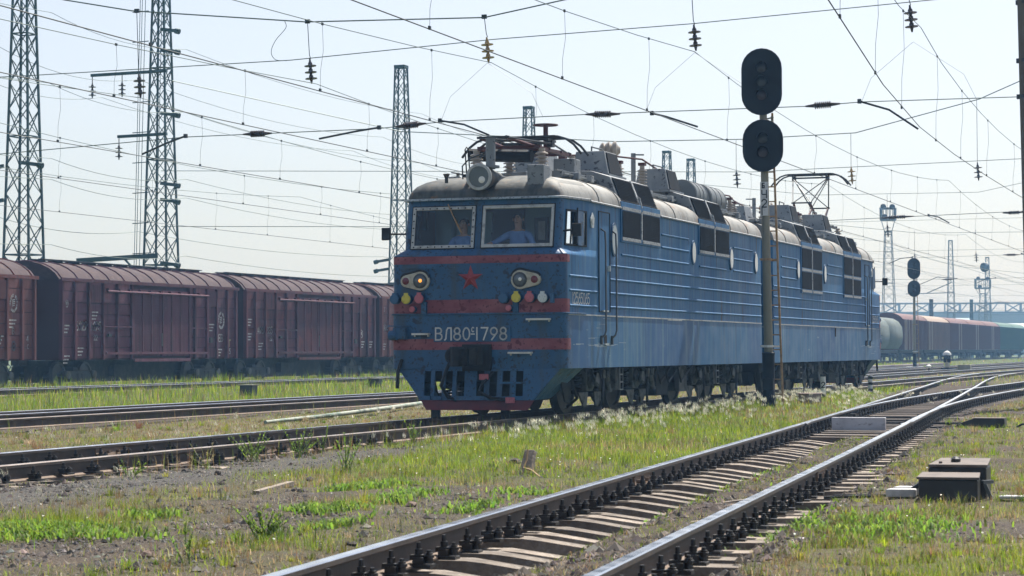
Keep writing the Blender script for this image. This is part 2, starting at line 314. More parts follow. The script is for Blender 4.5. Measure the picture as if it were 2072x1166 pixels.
# ------------------------------------------------------------------ ground sheet
def make_ground():
    xs = np.concatenate([[-3000, -1200, -500, -200, -90, -60], np.arange(-40, 0, .8), np.arange(0, 14, .16), np.arange(14, 30, 1.0), [40, 70, 150, 500, 1500, 3000]])
    ys = np.concatenate([[-600, -200, -80, -50], np.arange(-40, -29, .5), np.arange(-29, 0, .2), np.arange(0, 40, .5), np.arange(40, 120, 4), [130, 160, 200, 260, 340, 450, 600, 900, 1600, 3500, 6000]])
    X, Y = np.meshgrid(xs, ys, indexing='ij'); Z = gnd(X, Y)
    near = (X > -1) & (X < 14) & (Y < 2) & (Y > -30)
    Z = Z + np.where(near, .014 * (vnoise(X, Y, 3.2, 9) - .5) * 2 + .012 * (vnoise(X, Y, 7, 10) - .5) * 2, 0)
    nx, ny = X.shape; V = np.stack([X, Y, Z], -1).reshape(-1, 3)
    I = np.arange(nx * ny).reshape(nx, ny)
    F = np.stack([I[:-1, :-1], I[1:, :-1], I[1:, 1:], I[:-1, 1:]], -1).reshape(-1, 4)
    me = bpy.data.meshes.new('ground'); me.from_pydata(V.tolist(), [], F.tolist())
    me.polygons.foreach_set('use_smooth', [True] * len(F))
    g, lush, dry, grey, bare = masks(V[:, 0], V[:, 1])
    yv = V[:, 1]; xv = V[:, 0]; oil = np.clip(1.5 - np.abs(xv - Ax(yv)) / .95, 0, .8) * (yv < 60); oil = np.maximum(oil, ((yv > -4) & (yv < 45) & (xv > Ax(yv) - 1.2) & (xv < Bx(yv) + 1.2)) * .75); oil = np.maximum(oil, np.clip(1.6 - np.abs(xv) / .9, 0, .7)); oil = np.maximum(oil, np.clip(1.6 - np.abs(xv + 8.75) / .9, 0, .6))
    at = me.color_attributes.new('cover', 'FLOAT_COLOR', 'POINT')
    at.data.foreach_set('color', np.stack([g, dry, grey, oil], -1).astype(np.float32).ravel())
    o = bpy.data.objects.new('ground', me); COL.objects.link(o); struct(o)
    m = bpy.data.materials.new('ground_soil'); m.use_nodes = True; n = m.node_tree.nodes; L = m.node_tree.links; b = n['Principled BSDF']
    b.inputs['Roughness'].default_value = .95; b.inputs['Specular IOR Level'].default_value = .15
    va = n.new('ShaderNodeVertexColor'); va.layer_name = 'cover'; sp = n.new('ShaderNodeSeparateColor'); L.new(va.outputs[0], sp.inputs[0])
    tc = n.new('ShaderNodeTexCoord')
    def noise(s, d=6):
        t = n.new('ShaderNodeTexNoise'); t.inputs['Scale'].default_value = s; t.inputs['Detail'].default_value = d; t.inputs['Roughness'].default_value = .65; L.new(tc.outputs['Object'], t.inputs['Vector']); return t.outputs['Fac']
    def rng_(f, lo, hi):
        r = n.new('ShaderNodeMapRange'); r.inputs[1].default_value = lo; r.inputs[2].default_value = hi; L.new(f, r.inputs[0]); return r.outputs[0]
    def mix(f, a, c):
        x = n.new('ShaderNodeMix'); x.data_type = 'RGBA'; L.new(f, x.inputs[0])
        for k, q in ((6, a), (7, c)):
            if isinstance(q, tuple): x.inputs[k].default_value = (*q, 1)
            else: L.new(q, x.inputs[k])
        return x.outputs[2]
    soil = mix(rng_(noise(1.3), .35, .65), (.033, .024, .018), (.080, .058, .041))
    grav = mix(rng_(noise(26, 3), .35, .65), (.036, .035, .035), (.095, .091, .087))
    c = mix(sp.outputs[2], soil, grav)
    c = mix(rng_(noise(60, 2), .56, .68), c, (.19, .16, .13))
    c = mix(rng_(noise(38, 2), .60, .68), c, (.045, .038, .035))
    gr = mix(rng_(noise(.8), .35, .65), (.055, .085, .014), (.095, .125, .025))
    gr = mix(sp.outputs[1], gr, (.19, .15, .07))
    mu = n.new('ShaderNodeMath'); mu.operation = 'MULTIPLY'; L.new(sp.outputs[0], mu.inputs[0]); L.new(rng_(noise(7), .3, .6), mu.inputs[1])
    c = mix(mu.outputs[0], c, gr)
    c = mix(va.outputs['Alpha'], c, mix(rng_(noise(9, 5), .35, .65), (.030, .024, .020), (.085, .066, .052)))
    L.new(c, b.inputs['Base Color'])
    bp = n.new('ShaderNodeBump'); bp.inputs['Strength'].default_value = .9; bp.inputs['Distance'].default_value = .03; L.new(noise(32, 4), bp.inputs['Height']); L.new(bp.outputs[0], b.inputs['Normal'])
    me.materials.append(m)
make_ground()
# ------------------------------------------------------------------ rails
PROF = [(-.075, -.18), (.075, -.18), (.075, -.168), (.02, -.150), (.009, -.135), (.009, -.05), (.016, -.043), (.0375, -.036), (.0375, -.008), (.030, 0), (-.030, 0), (-.0375, -.008), (-.0375, -.036), (-.016, -.043), (-.009, -.05), (-.009, -.135), (-.02, -.150), (-.075, -.168)]
def rail(name, pts, parent, top=None, label=None):
    mb = MB(); loops = []
    for i, p in enumerate(pts):
        a = Vector(pts[max(i - 1, 0)]); c = Vector(pts[min(i + 1, len(pts) - 1)]); d = (c - a).normalized(); r = Vector((d.y, -d.x, 0)).normalized()
        loops.append([Vector(p) + r * q[0] + Vector((0, 0, q[1])) for q in PROF])
    n = len(PROF)
    o0 = len(mb.v)
    mb.loft(loops, capb=True, capt=True)
    for fi in range((len(pts) - 1) * n):
        k = fi % n
        if k in (8, 9, 10): mb.m[fi] = 1
        elif k in (1, 2, 16, 17): mb.m[fi] = 2
    o = obj(name, mb, (mRail, top or mRailTop, mRailFoot), parent, smooth=False, label=label)
    return o
def ysteps(a, b, near=2.0):
    out = [a]
    while out[-1] < b: out.append(min(b, out[-1] + (near if out[-1] < 80 else 20)))
    return out
G = .797
tr1 = thing('railway_track', 'weedy railway track that the blue electric locomotive stands on', 'railway track', group='tracks of the yard')
for s, t in ((1, mRailTop2), (-1, mRailTop)):
    rail('rail', [(s * G, y, 0) for y in ysteps(-60, 320, 6)], tr1, t)
trA = thing('railway_track', 'foreground track on concrete sleepers running diagonally into a set of points', 'railway track', group='tracks of the yard')
rail('rail', [(float(Ax(y)) - G, y, 0) for y in ysteps(-50, 70, 1.5)], trA)
rail('rail', [(float(Ax(y)) + G, y, 0) for y in ysteps(-50, -4, 1.5)] + [(float(Bx(y)) + G, y, 0) for y in ysteps(-2.5, 320, 1.5)], trA, mRailTop)
rail('switch_rail', [(float(Bx(y)) - G + (.05 if y < -3 else 0), y, -.004) for y in ysteps(-4, 320, 1.5)], trA)
rail('switch_rail', [(float(Ax(y)) + G - (.05 if y < -3 else 0), y, -.007) for y in ysteps(-4, 72, 1.5)], trA)
tr2 = thing('railway_track', 'empty rusty track between the locomotive and the red boxcars', 'railway track', group='tracks of the yard')
for x in (-7.95, -9.55): rail('rail', [(x, y, 0) for y in ysteps(-60, 320, 10)], tr2, mRailTop2 if x > -9 else mRailTop)
rail('loose_rail', [(-10.85, y, -.01) for y in ysteps(-30, 120, 10)], tr2, label='spare rail lying beside the track')
tr3 = thing('railway_track', 'overgrown track in tall grass just in front of the red boxcars', 'railway track', group='tracks of the yard')
for x in (-20.8, -22.4): rail('rail', [(x, y, .13) for y in ysteps(-60, 420, 10)], tr3)
tr4 = thing('railway_track', 'grass hidden track beneath the row of red boxcars', 'railway track', group='tracks of the yard')
for x in (-28.2, -29.8): rail('rail', [(x, y, -.1) for y in ysteps(-60, 120, 20)], tr4, mRailTop2)
tr5 = thing('railway_track', 'far track curving past the dwarf signal behind the locomotive', 'railway track', group='tracks of the yard')
for x in (-4.0, -5.6): rail('rail', [(x, y, -.02) for y in ysteps(46, 320, 10)], tr5)
# sleepers
def sleeper_mesh():
    mb = MB(); P = [(-1.35, .0), (-1.30, .02), (-.55, .02), (-.42, .005), (0, -.055), (.42, .005), (.55, .02), (1.30, .02), (1.35, .0)]
    loops = []
    for x, z in P:
        wt = .115 if abs(x) > .5 else .095
        loops.append([(x, -.15, -.20), (x, -wt, z), (x, wt, z), (x, .15, -.20)])
    mb.loft(loops, capb=True, capt=True); return mb
def tie_frame(f, y):
    d = float(f(y + .5)) - float(f(y - .5)); return float(f(y)), -math.atan(d)
tie0 = obj('sleeper', sleeper_mesh(), mTie, trA, bevel=0); tie0.location = (float(Ax(-29.0)), -29.0, -.205); tie0.rotation_euler = (0, 0, tie_frame(Ax, -29)[1])
def fastener_mesh():
    mb = MB()
    mb.box((.11, 0, -.165), (.16, .15, .02)); mb.box((.105, 0, -.140), (.07, .10, .05))
    for x, h in ((.10, .062), (.165, .018)):
        mb.lathe((x, 0, -.15), (0, 0, 1), [(0, .026), (.03, .026), (.035, .034), (.05, .034), (.052, .024), (.052 + h * .5, .026), (.053 + h * .5, .016), (.06 + h, .014)], 8)
    mb.box((.085, 0, -.115), (.07, .07, .03)); return mb
fastR = obj('rail_fastener', fastener_mesh(), mFast, trA)
mbm = fastener_mesh(); mbm.v = [(-x, y, z) for x, y, z in mbm.v]; fastL = obj('rail_fastener', mbm, mFast, trA)
nf = 0; ys = np.arange(-29, -5, .57); firstR = firstL = True
def put_fast(cx, cy, a, parent, z=0):
    global firstR, firstL, nf
    q = Matrix.Rotation(a, 3, 'Z')
    for s in (-1, 1):
        p = Vector((cx, cy, z)) + q @ Vector((s * G, 0, 0))
        for side in (-1, 1):
            if side > 0:
                if firstR: o = fastR; firstR = False
                else: o = inst(fastR, parent)
            else:
                if firstL: o = fastL; firstL = False
                else: o = inst(fastL, parent)
            o.location = p; o.rotation_euler = (0, 0, a); nf += 1
            o.scale = (1, .8, random.uniform(.95, 1.15))
for i, y in enumerate(ys):
    x, a = tie_frame(Ax, y)
    if i: o = inst(tie0, trA, (x + random.uniform(-.05, .05), y + random.uniform(-.03, .03), -.208 + random.uniform(-.03, .006)), a + random.uniform(-.035, .035)); o.rotation_euler[1] = random.uniform(-.012, .012)
    put_fast(x, y, a, trA)
# timber bearers under the points
bm_ = MB(); bm_.box((0, 0, -.09), (1, .2, .18)); tw0 = obj('sleeper', bm_, mTieW, trA, bevel=.008, label='long timber bearer under the points')
k = 0
for y in np.arange(-4.6, 46, .55):
    l = float(Ax(y)) - 1.45 if y < 47 else 0; r = float(Bx(max(y, -8))) + 1.5
    if y > 30: l = 3.9 if y % 1.1 < .55 else float(Ax(y)) - 1.4; r = 6.5 if y % 1.1 < .55 else float(Ax(y)) + 1.4
    o = tw0 if k == 0 else inst(tw0, trA); k += 1
    o.location = ((l + r) / 2 + random.uniform(-.08, .08), y, -.182 + random.uniform(-.01, .004)); o.scale = (r - l, random.uniform(.85, 1.1), 1); o.rotation_euler = (0, 0, -.05 + random.uniform(-.012, .012))
    if -4.6 <= y < 20 and nf < 296:
        for f in ((Ax, Bx) if y > -3 else (Ax,)):
            if nf < 292: put_fast(*[float(f(y)), y][:2], 0.08, trA)
# more fasteners in one mass where they can no longer be told apart
fm = fastener_mesh(); fv = np.array(fm.v); VV = []; FF = []; cnt = 0
def massf(px, py, mir, z=0):
    global cnt
    v = fv * np.array([mir, 1, 1]) + np.array([px, py, z]); VV.append(v); FF.extend([tuple(i + cnt for i in f) for f in fm.f]); cnt += len(v)
for y in np.arange(0, 42, .55):
    for f, s in ((Ax, 1), (Bx, 1), (Ax, -1), (Bx, -1)):
        for m_ in (-1, 1): massf(float(f(y)) + s * G, y, m_)
mm = MB(); mm.v = [tuple(p) for p in np.concatenate(VV)]; mm.f = FF; mm.m = [0] * len(FF)
fo = obj('distant_fastener_run', mm, mFast, trA); fo['kind'] = 'stuff'
# sleepers and fasteners of the locomotive's track
t1 = inst(tie0, tr1, (0, -26, -.208), 0)
for y in np.arange(-25.4, -14.5, .6): inst(tie0, tr1, (random.uniform(-.03, .03), y, -.225 + random.uniform(-.02, .006)), random.uniform(-.02, .02))
for y in np.arange(-26, -8, .6):
    for s in (-1, 1):
        for side, src in ((1, fastR), (-1, fastL)):
            o = inst(src, tr1, (s * G, y, 0), 0); o.scale = (1, 1, random.uniform(.8, 1.1))
# stretcher rods of the points
for y0, dz in ((.25, -.125), (1.35, -.12), (3.1, -.115)):
    b = MB(); b.bar((float(Ax(y0)) - G - .25, y0, dz), (float(Bx(y0)) + G + (1.2 if y0 < 1 else .2), y0 - .05, dz), .05, .03); b.box((float(Ax(y0)) - G + .16, y0, dz + .03), (.14, .12, .06)); b.box((float(Bx(y0)) + G - .16, y0 - .04, dz + .03), (.14, .12, .06)); obj('stretcher_rod', b, mFast, trA)
# joint bars (fishplates)
def fishplate(parent, x, y, a, sides=(1, -1)):
    q = Matrix.Rotation(a, 3, 'Z')
    for s in sides:
        mb = MB(); mb.prism([(s*.012, -.4, -.135), (s*.05, -.4, -.145), (s*.034, -.4, -.10), (s*.03, -.4, -.055), (s*.04, -.4, -.042), (s*.012, -.4, -.045)], (0, 0, 0), (0, .8, 0))
        for k_ in (-.3, -.12, .12, .3): mb.cyl((s*.03, k_, -.092), (s*.075, k_, -.092), .02, n=6)
        o = obj('fishplate', mb, mRailFoot, parent); o.location = (x, y, 0); o.rotation_euler = (0, 0, a)
for y, s in ((-17.9, -1), (-16.7, 1)):
    x, a = tie_frame(Ax, y); fishplate(trA, x + s * G, y, a)
fishplate(tr1, -G, -13.6, 0); fishplate(tr1, G, -12.2, 0)
# ------------------------------------------------------------------ stroke lettering
def arc(cx, cy, rx, ry, a0, a1, n=8): return [(cx + rx * math.cos(R(a0 + (a1 - a0) * i / n)), cy + ry * math.sin(R(a0 + (a1 - a0) * i / n))) for i in range(n + 1)]
GL = {'0': [arc(.3, .5, .3, .5, 0, 360, 16)], '1': [[(.3, 0), (.3, 1)]], '2': [arc(.3, .7, .3, .3, 170, -20, 8) + [(0, 0), (.6, 0)]],
 '3': [arc(.28, .75, .28, .25, 150, -90, 8) + arc(.28, .25, .3, .25, 90, -150, 8)], '4': [[(.45, 0), (.45, 1), (0, .3), (.6, .3)]],
 '5': [[(.55, 1), (.08, 1), (.03, .55)] + arc(.28, .32, .3, .32, 120, -150, 8)], '6': [[(.5, 1)] + arc(.3, .3, .3, .3, 150, 510, 14)], '7': [[(0, 1), (.6, 1), (.2, 0)]],
 '8': [arc(.3, .75, .25, .25, 0, 360, 14), arc(.3, .26, .3, .26, 0, 360, 14)], '9': [[(.1, 0)] + arc(.3, .7, .3, .3, -30, 330, 14)],
 'B': [[(0, 0), (0, 1), (.3, 1)] + arc(.3, .77, .25, .23, 90, -90, 6) + [(0, .54), (.32, .54)] + arc(.32, .27, .28, .27, 90, -90, 6) + [(0, 0)]],
 'L': [[(0, 0), (.1, .1), (.18, .8), (.3, 1), (.6, 1), (.6, 0)]], 'c': [arc(.3, .5, .3, .5, 50, 310, 10)], '-': [[(.05, .5), (.5, .5)]], '|': [[(.3, 0), (.3, 1)]],
 'H': [[(0, 1), (0, .55), (.1, .45), (.6, .45)], [(.6, 1), (.6, 0)]], 'G': [[(0, 0), (0, 1), (.5, 1)]], 'b': [[(.5, 1), (.1, 1), (.1, 0), (.5, 0), (.5, .5), (.1, .5)]], 'E': [[(.5, 1), (0, 1), (0, 0), (.5, 0)], [(0, .5), (.4, .5)]], 'A': [[(0, 0), (.3, 1), (.6, 0)], [(.1, .35), (.5, .35)]], 'O': [arc(.3, .5, .3, .5, 0, 360, 16)], ' ': []}
def lettering(mb, text, o, rv, uv, h, th, sp=.3, wid=1.0):
    o, rv, uv = Vector(o), Vector(rv).normalized(), Vector(uv).normalized(); nv = rv.cross(uv); x = 0
    for ch in text:
        w = .6 if ch not in '1|' else .3
        for st in GL.get(ch, []):
            off = -.15 if ch in '1|' else 0
            P = [o + rv * ((x + (p[0] + off) * wid) * h) + uv * (p[1] * h) for p in st]
            for a, b in zip(P[:-1], P[1:]):
                d = (b - a); 
                if d.length < 1e-5: continue
                d.normalize(); s = d.cross(nv) * th / 2; e = d * th * .45
                mb.quad(a - s - e, b - s + e, b + s + e, a + s - e)
        x += (w + sp) * wid
    return x * h
# ------------------------------------------------------------------ locomotive
YF, YE = -2.28, 12.80; HW = 1.58
def outline(z, off=0.0, yend=YE, top=False):
    """right half then left half of the plan at height z, starting at the front centre"""
    if z < 2.78: sb, hw, r, hy = 0.0, HW, .10, -1.2
    else:
        t = min(1, max(0, (z - 2.80) / .11)); u = max(0, (z - 2.88) / .9)
        sb = .11 * t + .17 * u; hw = HW - .15 * t; r = .10 + .06 * t; hy = -.9
    y0 = YF + sb - off; hw += off; r += off
    half = [(0, y0), (hw * .35, y0), (hw - r, y0)]
    half += [(hw - r + r * math.sin(a), y0 + r - r * math.cos(a)) for a in (R(22), R(45), R(68))]
    half += [(hw, y0 + r), (HW + off, hy), (HW + off, 4), (HW + off, yend), (HW * .5, yend)]
    lp = half + [(0, yend)] + [(-x, y) for x, y in reversed(half[1:])]
    return [Vector((x, y, z)) for x, y in lp]
def panel(mb, us, vs, P, holes):
    for i in range(len(us) - 1):
        for j in range(len(vs) - 1):
            uc, vc = (us[i] + us[i+1]) / 2, (vs[j] + vs[j+1]) / 2
            if any(h[0] < uc < h[1] and h[2] < vc < h[3] for h in holes): continue
            mb.quad(P(us[i], vs[j]), P(us[i+1], vs[j]), P(us[i+1], vs[j+1]), P(us[i], vs[j+1]))
def frontY(z):
    t = min(1, max(0, (z - 2.80) / .11)); u = max(0, (z - 2.88) / .9); return YF + .11 * t + .17 * u
def sideP(s):
    def f(u, z):                         # u 0..1 along tapering cab side
        hw = HW - .15; r = .16; y0 = frontY(z) + r
        return Vector((s * (hw + (HW - hw) * u), y0 + (-.9 - y0) * u, z))
    return f
def ring(mb, P, u0, u1, v0, v1, wu, wv, d):
    """raised rectangular frame on surface P(u,v) standing d proud"""
    for a in ((u0 - wu, u1 + wu, v0 - wv, v0), (u0 - wu, u1 + wu, v1, v1 + wv), (u0 - wu, u0, v0, v1), (u1, u1 + wu, v0, v1)):
        q = [P(a[0], a[2]), P(a[1], a[2]), P(a[1], a[3]), P(a[0], a[3])]
        nrm = (q[1] - q[0]).cross(q[3] - q[0]).normalized() * d
        mb.prism([p - nrm * .2 for p in q], (0, 0, 0), nrm * 1.2)
def disc(mb, c, n, r, th, k=16): n = Vector(n).normalized(); mb.cyl(Vector(c), Vector(c) + n * th, r, n=k)

def build_section():
    root = thing('electric_locomotive', 'front half of the blue electric locomotive with red star and lit headlamp', 'locomotive', group='coupled halves of the blue locomotive')
    # ---- body shell
    lower = MB(); zs = [.84, 1.3, 1.775]
    lower.loft([outline(z, .012) for z in zs], capt=True, capb=True)
    obj('skirt', lower, mBlueL, root, smooth=True)
    nosef = MB()
    lp = [outline(z, .016)[:9] for z in (.846, 1.772)]; nosef.loft([l[:7] + [Vector((HW + .016, -2.0, l[0].z))] for l in lp], closed=False)
    lp = [[Vector((-p.x, p.y, p.z)) for p in l[:7] + [Vector((HW + .016, -2.0, l[0].z))]] for l in lp]; nosef.loft(lp, closed=False)
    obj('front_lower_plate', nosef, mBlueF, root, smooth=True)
    body = MB(); body.loft([outline(z) for z in (1.775, 2.3, 2.78, 2.80, 2.83, 2.87, 2.91)])
    U = 2.91; T = 3.78
    for s in (-1, 1):                    # flat rear sides above the shoulder
        body.quad((s*HW, -.9, U), (s*HW, YE, U), (s*HW, YE, T), (s*HW, -.9, T))
        c0 = [outline(U + (T - U) * k / 4) for k in range(5)]
        body.loft([[Vector((s * p.x, p.y, p.z)) for p in l[2:7]] for l in c0], closed=False)
        panel(body, [0, .12, .86, 1], [U, 2.99, 3.55, T], sideP(s), [(.12, .86, 2.99, 3.55)])
    body.quad((-HW, YE, 1.775), (HW, YE, 1.775), (HW, YE, T), (-HW, YE, T))
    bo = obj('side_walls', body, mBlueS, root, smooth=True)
    fr = MB(); FP = lambda x, z: Vector((x, frontY(z) - .0035, z)); WIN = [(-1.22, -.17, 2.98, 3.60), (.075, 1.27, 2.98, 3.60)]
    panel(fr, [-1.27, -1.22, -.17, .075, 1.27, 1.2701], [U, 2.98, 3.60, T], FP, WIN)
    for s in (-1, 1):
        c0 = [outline(z, .004) for z in (1.778, 2.3, 2.78, 2.80, 2.83, 2.87, U)]
        fr.loft([[Vector((s * p.x, p.y, p.z)) for p in l[:7]] for l in c0], closed=False)
        c0 = [outline(U + (T - U) * k / 4, .004) for k in range(5)]
        fr.loft([[Vector((s * p.x, p.y, p.z)) for p in l[2:7]] for l in c0], closed=False)
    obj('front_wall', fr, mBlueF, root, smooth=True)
    # cab interior
    ci = MB(); ci.quad((-1.5, -.35, 2.0), (1.5, -.35, 2.0), (1.5, -.35, 3.76), (-1.5, -.35, 3.76)); ci.quad((-1.4, -2.1, 3.765), (1.4, -2.1, 3.765), (1.5, -.35, 3.765), (-1.5, -.35, 3.765)); ci.quad((-1.45, -2.1, 2.3), (1.45, -2.1, 2.3), (1.5, -.35, 2.3), (-1.5, -.35, 2.3))
    ci.box((0, -1.90, 2.78), (2.6, .3, .28)); ci.box((-.55, -.42, 3.2), (.35, .1, .9)); ci.box((-1.2, -.5, 3.0), (.2, .2, 1.2))
    obj('cab_interior', ci, mCabIn, root)
    dk = MB(); dk.box((-.15, -.40, 3.2), (.75, .04, 1.0)); dk.box((.54, -.39, 3.28), (.26, .03, .52)); obj('cab_cabinet', dk, mCabDk, root)
    dk = MB(); dk.box((-1.42, -.84, 3.25), (.04, .34, .8)); dk.box((-1.42, -1.20, 3.08), (.04, .38, .46)); dk.box((-1.36, -1.55, 2.85), (.05, .5, .5)); dk.box((.05, -.95, 2.75), (.5, .12, 1.0)); obj('cab_sky_blocker', dk, mCabDk, root)  # added dark panels, blocking sky through the far window except small gaps
    pw = MB(); pw.box((.55, -.415, 3.30), (.13, .02, .34)); obj('daylight_patch', pw, mWhite, root)  # white panel standing in for daylight through the rear cab window
    # windscreens
    for i, (a, b, c, d) in enumerate(WIN):
        g = MB(); g.quad(FP(a, c), FP(b, c), FP(b, d), FP(a, d)); w_ = obj('windscreen', g, mGlass, root)
        f = MB(); ring(f, FP, a, b, c, d, .055 if i == 0 else .05, .055, .022); obj('window_frame', f, mFrameW, w_, bevel=.006)
        rb = MB(); ring(rb, FP, a - .05, b + .05, c - .05, d + .05, .022, .022, .010); obj('rubber_seal', rb, mBlk, w_)
        if i == 0:
            bl = MB()
            for k in range(9):
                for z in (c - .027, d + .027): disc(bl, FP(a + (b - a) * k / 8, z) - Vector((0, .02, 0)), (0, -1, 0), .014, .012, 6)
            for k in range(5):
                for x in (a - .027, b + .027): disc(bl, FP(x, c + (d - c) * (k + .5) / 5) - Vector((0, .02, 0)), (0, -1, 0), .014, .012, 6)
            obj('frame_bolts', bl, mBlk, w_)['kind'] = 'stuff'
            wp = MB(); wp.tube([FP(-.62, 3.70) - Vector((0, .05, 0)), FP(-.52, 3.50) - Vector((0, .04, 0)), FP(-.38, 3.26) - Vector((0, .04, 0))], .010); wp.bar(FP(-.50, 3.46) - Vector((0, .03, 0)), FP(-.34, 3.18) - Vector((0, .03, 0)), .03, .015); obj('windscreen_wiper', wp, mRust, w_)
    for s in (-1, 1):
        P = sideP(s); g = MB(); g.quad(P(.12, 2.99), P(.86, 2.99), P(.86, 3.55), P(.12, 3.55)); w_ = obj('side_window', g, mGlassS, root)
        f = MB(); ring(f, (lambda u, v: P(u, v)) if s > 0 else (lambda u, v: P(1 - u, v)), .12 if s > 0 else .14, .86 if s > 0 else .88, 2.99, 3.55, .035, .035, .02); f.bar(P(.48, 2.99), P(.48, 3.55), .04); obj('window_frame', f, mBlk, w_)
        sl = MB(); q = P(.62, 3.27); sl.box(q + Vector((s*.03, 0, 0)), (.02, .34, .60)); sl.box(P(.82, 3.27) - Vector((s*.04, 0, 0)), (.02, .22, .62)); obj('sliding_shutter', sl, mBlueF, w_)
        hh = MB(); hh.bar(P(.42, 3.0) + Vector((s*.06, 0, 0)), P(.42, 3.62) + Vector((s*.06, 0, 0)), .025); hh.bar(P(.06, 3.22) + Vector((s*.05, 0, 0)), P(.30, 3.24) + Vector((s*.05, 0, 0)), .02); obj('window_grab_rail', hh, mBlk, w_)
        mi = MB(); mi.box((s*1.75, -2.15, 3.2), (.16, .06, .22)); mi.bar((s*1.75, -2.15, 3.2), (s*1.45, -1.95, 3.2), .03); obj('rear_view_mirror', mi, mBlk, root, bevel=.01)
    # ---- front stripes
    def band(z0, z1, name, x1=None):
        b = MB(); o_ = .022 if z1 < 1.77 else .009
        L1, L2 = outline(z0, o_), outline(z1, o_)
        for s in (-1, 1):
            rows = [[Vector((s * p.x, p.y, p.z)) for p in l[:7]] + [Vector((s * (l[6].x), -2.05, l[0].z))] for l in (L1, L2)]
            b.loft(rows, closed=False)
        return obj(name, b, mRed, root, smooth=True)
    band(2.655, 2.785, 'red_stripe'); band(1.80, 2.03, 'red_stripe'); band(1.165, 1.355, 'red_stripe')
    led = MB(); L1 = [outline(z, o_) for z, o_ in ((1.765, .02), (1.77, .045), (1.795, .045), (1.80, .006))]
    for s in (-1, 1): led.loft([[Vector((s * p.x, p.y, p.z)) for p in l[:8]] for l in L1], closed=False)
    obj('front_ledge', led, mBlueF, root)
    for x0, x1 in ((-1.35, -.42), (.22, 1.28)):
        b = MB(); b.bar((x0, YF - .012, 2.59), (x1, YF - .012, 2.59), .014, .02); obj('seam_strip', b, mBlueF, root)
    # star: raised facets
    st = MB(); c = Vector((-.13, YF - .006, 2.395)); ro, ri = .235, .092
    tip = c + Vector((0, -.075, 0)); pts = [c + Vector((math.sin(R(36 * k)) * (ro if k % 2 == 0 else ri), 0, math.cos(R(36 * k)) * (ro if k % 2 == 0 else ri))) for k in range(10)]
    st.add(pts + [tip], [(k, (k + 1) % 10, 10) for k in range(10)] + [tuple(range(10))]); obj('red_star', st, mStarRed, root)
    # headlamp clusters
    lit = None
    for s, xb, xs in ((-1, -1.035, -1.30), (1, .79, 1.055)):
        z = 2.36; y = YF; hcl = MB(); cen = []
        N = 14; A = []
        big, sm = .165, .105
        sg = 1 if s < 0 else -1
        # teardrop housing outline
        for k in range(N + 1): a = R(-100 + 200 * k / N); A.append((xb + sg * big * math.cos(a), z + big * math.sin(a)))
        for k in range(N + 1): a = R(100 + 160 * k / N); A.append((xs + sg * sm * math.cos(a), z + sm * math.sin(a)))
        hcl.prism([(x, y - .002, zz) for x, zz in A], (0, 0, 0), (0, -.07, 0)); hm = obj('headlamp_housing', hcl, mCream, root, bevel=.012)
        hd = MB(); hood = [(x, zz) for x, zz in A]; 
        hd.tube([(x, y - .055, zz + .018) for x, zz in A if zz > z + .03], .022, 6); obj('headlamp_hood', hd, mBlk, hm)
        l1 = MB(); l1.lathe((xb, y - .066, z), (0, -1, 0), [(0, .128), (.02, .128), (.03, .11), (.031, .10)], 20); obj('headlamp_rim', l1, mDarkS, hm)
        l2 = MB(); l2.lathe((xb, y - .090, z), (0, -1, 0), [(0, .108), (.01, .09), (.018, .05), (.021, .01)], 20); obj('headlamp_lens', l2, mLens, hm, smooth=True)
        l3 = MB(); l3.lathe((xb + .015, y - .112, z + .005), (0, -1, 0), [(0, .032), (.008, .022), (.012, .005)], 12); bo_ = obj('headlamp_bulb', l3, mBulb, hm, smooth=True)
        if s < 0: lit = bo_
        l4 = MB(); l4.lathe((xs, y - .066, z), (0, -1, 0), [(0, .082), (.018, .082), (.02, .066)], 16); obj('tail_lamp_rim', l4, mCream, hm)
        l5 = MB(); l5.lathe((xs, y - .088, z), (0, -1, 0), [(0, .064), (.012, .04), (.016, .01)], 16); obj('tail_lamp_lens', l5, mLensR, hm, smooth=True)
    # inter-unit sockets
    for x, m_, z in ((-1.50, mBlueC, 2.05), (-1.28, mYel, 2.045), (-1.04, mPink, 2.05), (.50, mBlueC, 2.04), (.735, mYel, 2.05), (.975, mPink, 2.05), (1.21, mPale, 2.045), (-1.17, mPink, 1.87), (.60, mPink, 1.875)):
        r = .052 if z < 1.95 else .082
        hs = MB(); hs.cyl((x, YF + .02, z), (x, YF - .11, z), r * 1.08, n=14); hb = obj('socket_housing', hs, mBlueF, root)
        cp = MB(); cp.lathe((x, YF - .111, z), (0, -1, 0), [(0, r), (.022, r), (.03, r * .8)], 18)
        if r > .06: cp.box((x, YF - .122, z + .085), (.075, .022, .05))
        obj('socket_cap', cp, m_, hb)
    pf = MB(); pf.box((1.365, YF - .05, 2.04), (.06, .09, .17)); obj('socket_bracket', pf, mBlueC, root, bevel=.01)
    for x in (-.98, .70): b = MB(); b.box((x, YF - .03, 1.90), (.10, .05, .2)); obj('socket_bracket', b, mBlueF, root)
    # number plate and lettering
    pl = MB(); pl.box((-.10, YF - .025, 1.44), (1.41, .02, .275)); po = obj('number_plate', pl, mBlueF, root, bevel=.004)
    tx = MB(); y = YF - .0375
    adv = lettering(tx, 'BL80', (-.765, y, 1.338), (1, 0, 0), (0, 0, 1), .205, .026, .27, .95)
    lettering(tx, 'c', (-.10, y, 1.475), (1, 0, 0), (0, 0, 1), .075, .018, .3); lettering(tx, '-', (-.115, y, 1.36), (1, 0, 0), (0, 0, 1), .15, .022, .3, .8)
    lettering(tx, '1798', (-.035, y, 1.338), (1, 0, 0), (0, 0, 1), .205, .026, .27, .95)
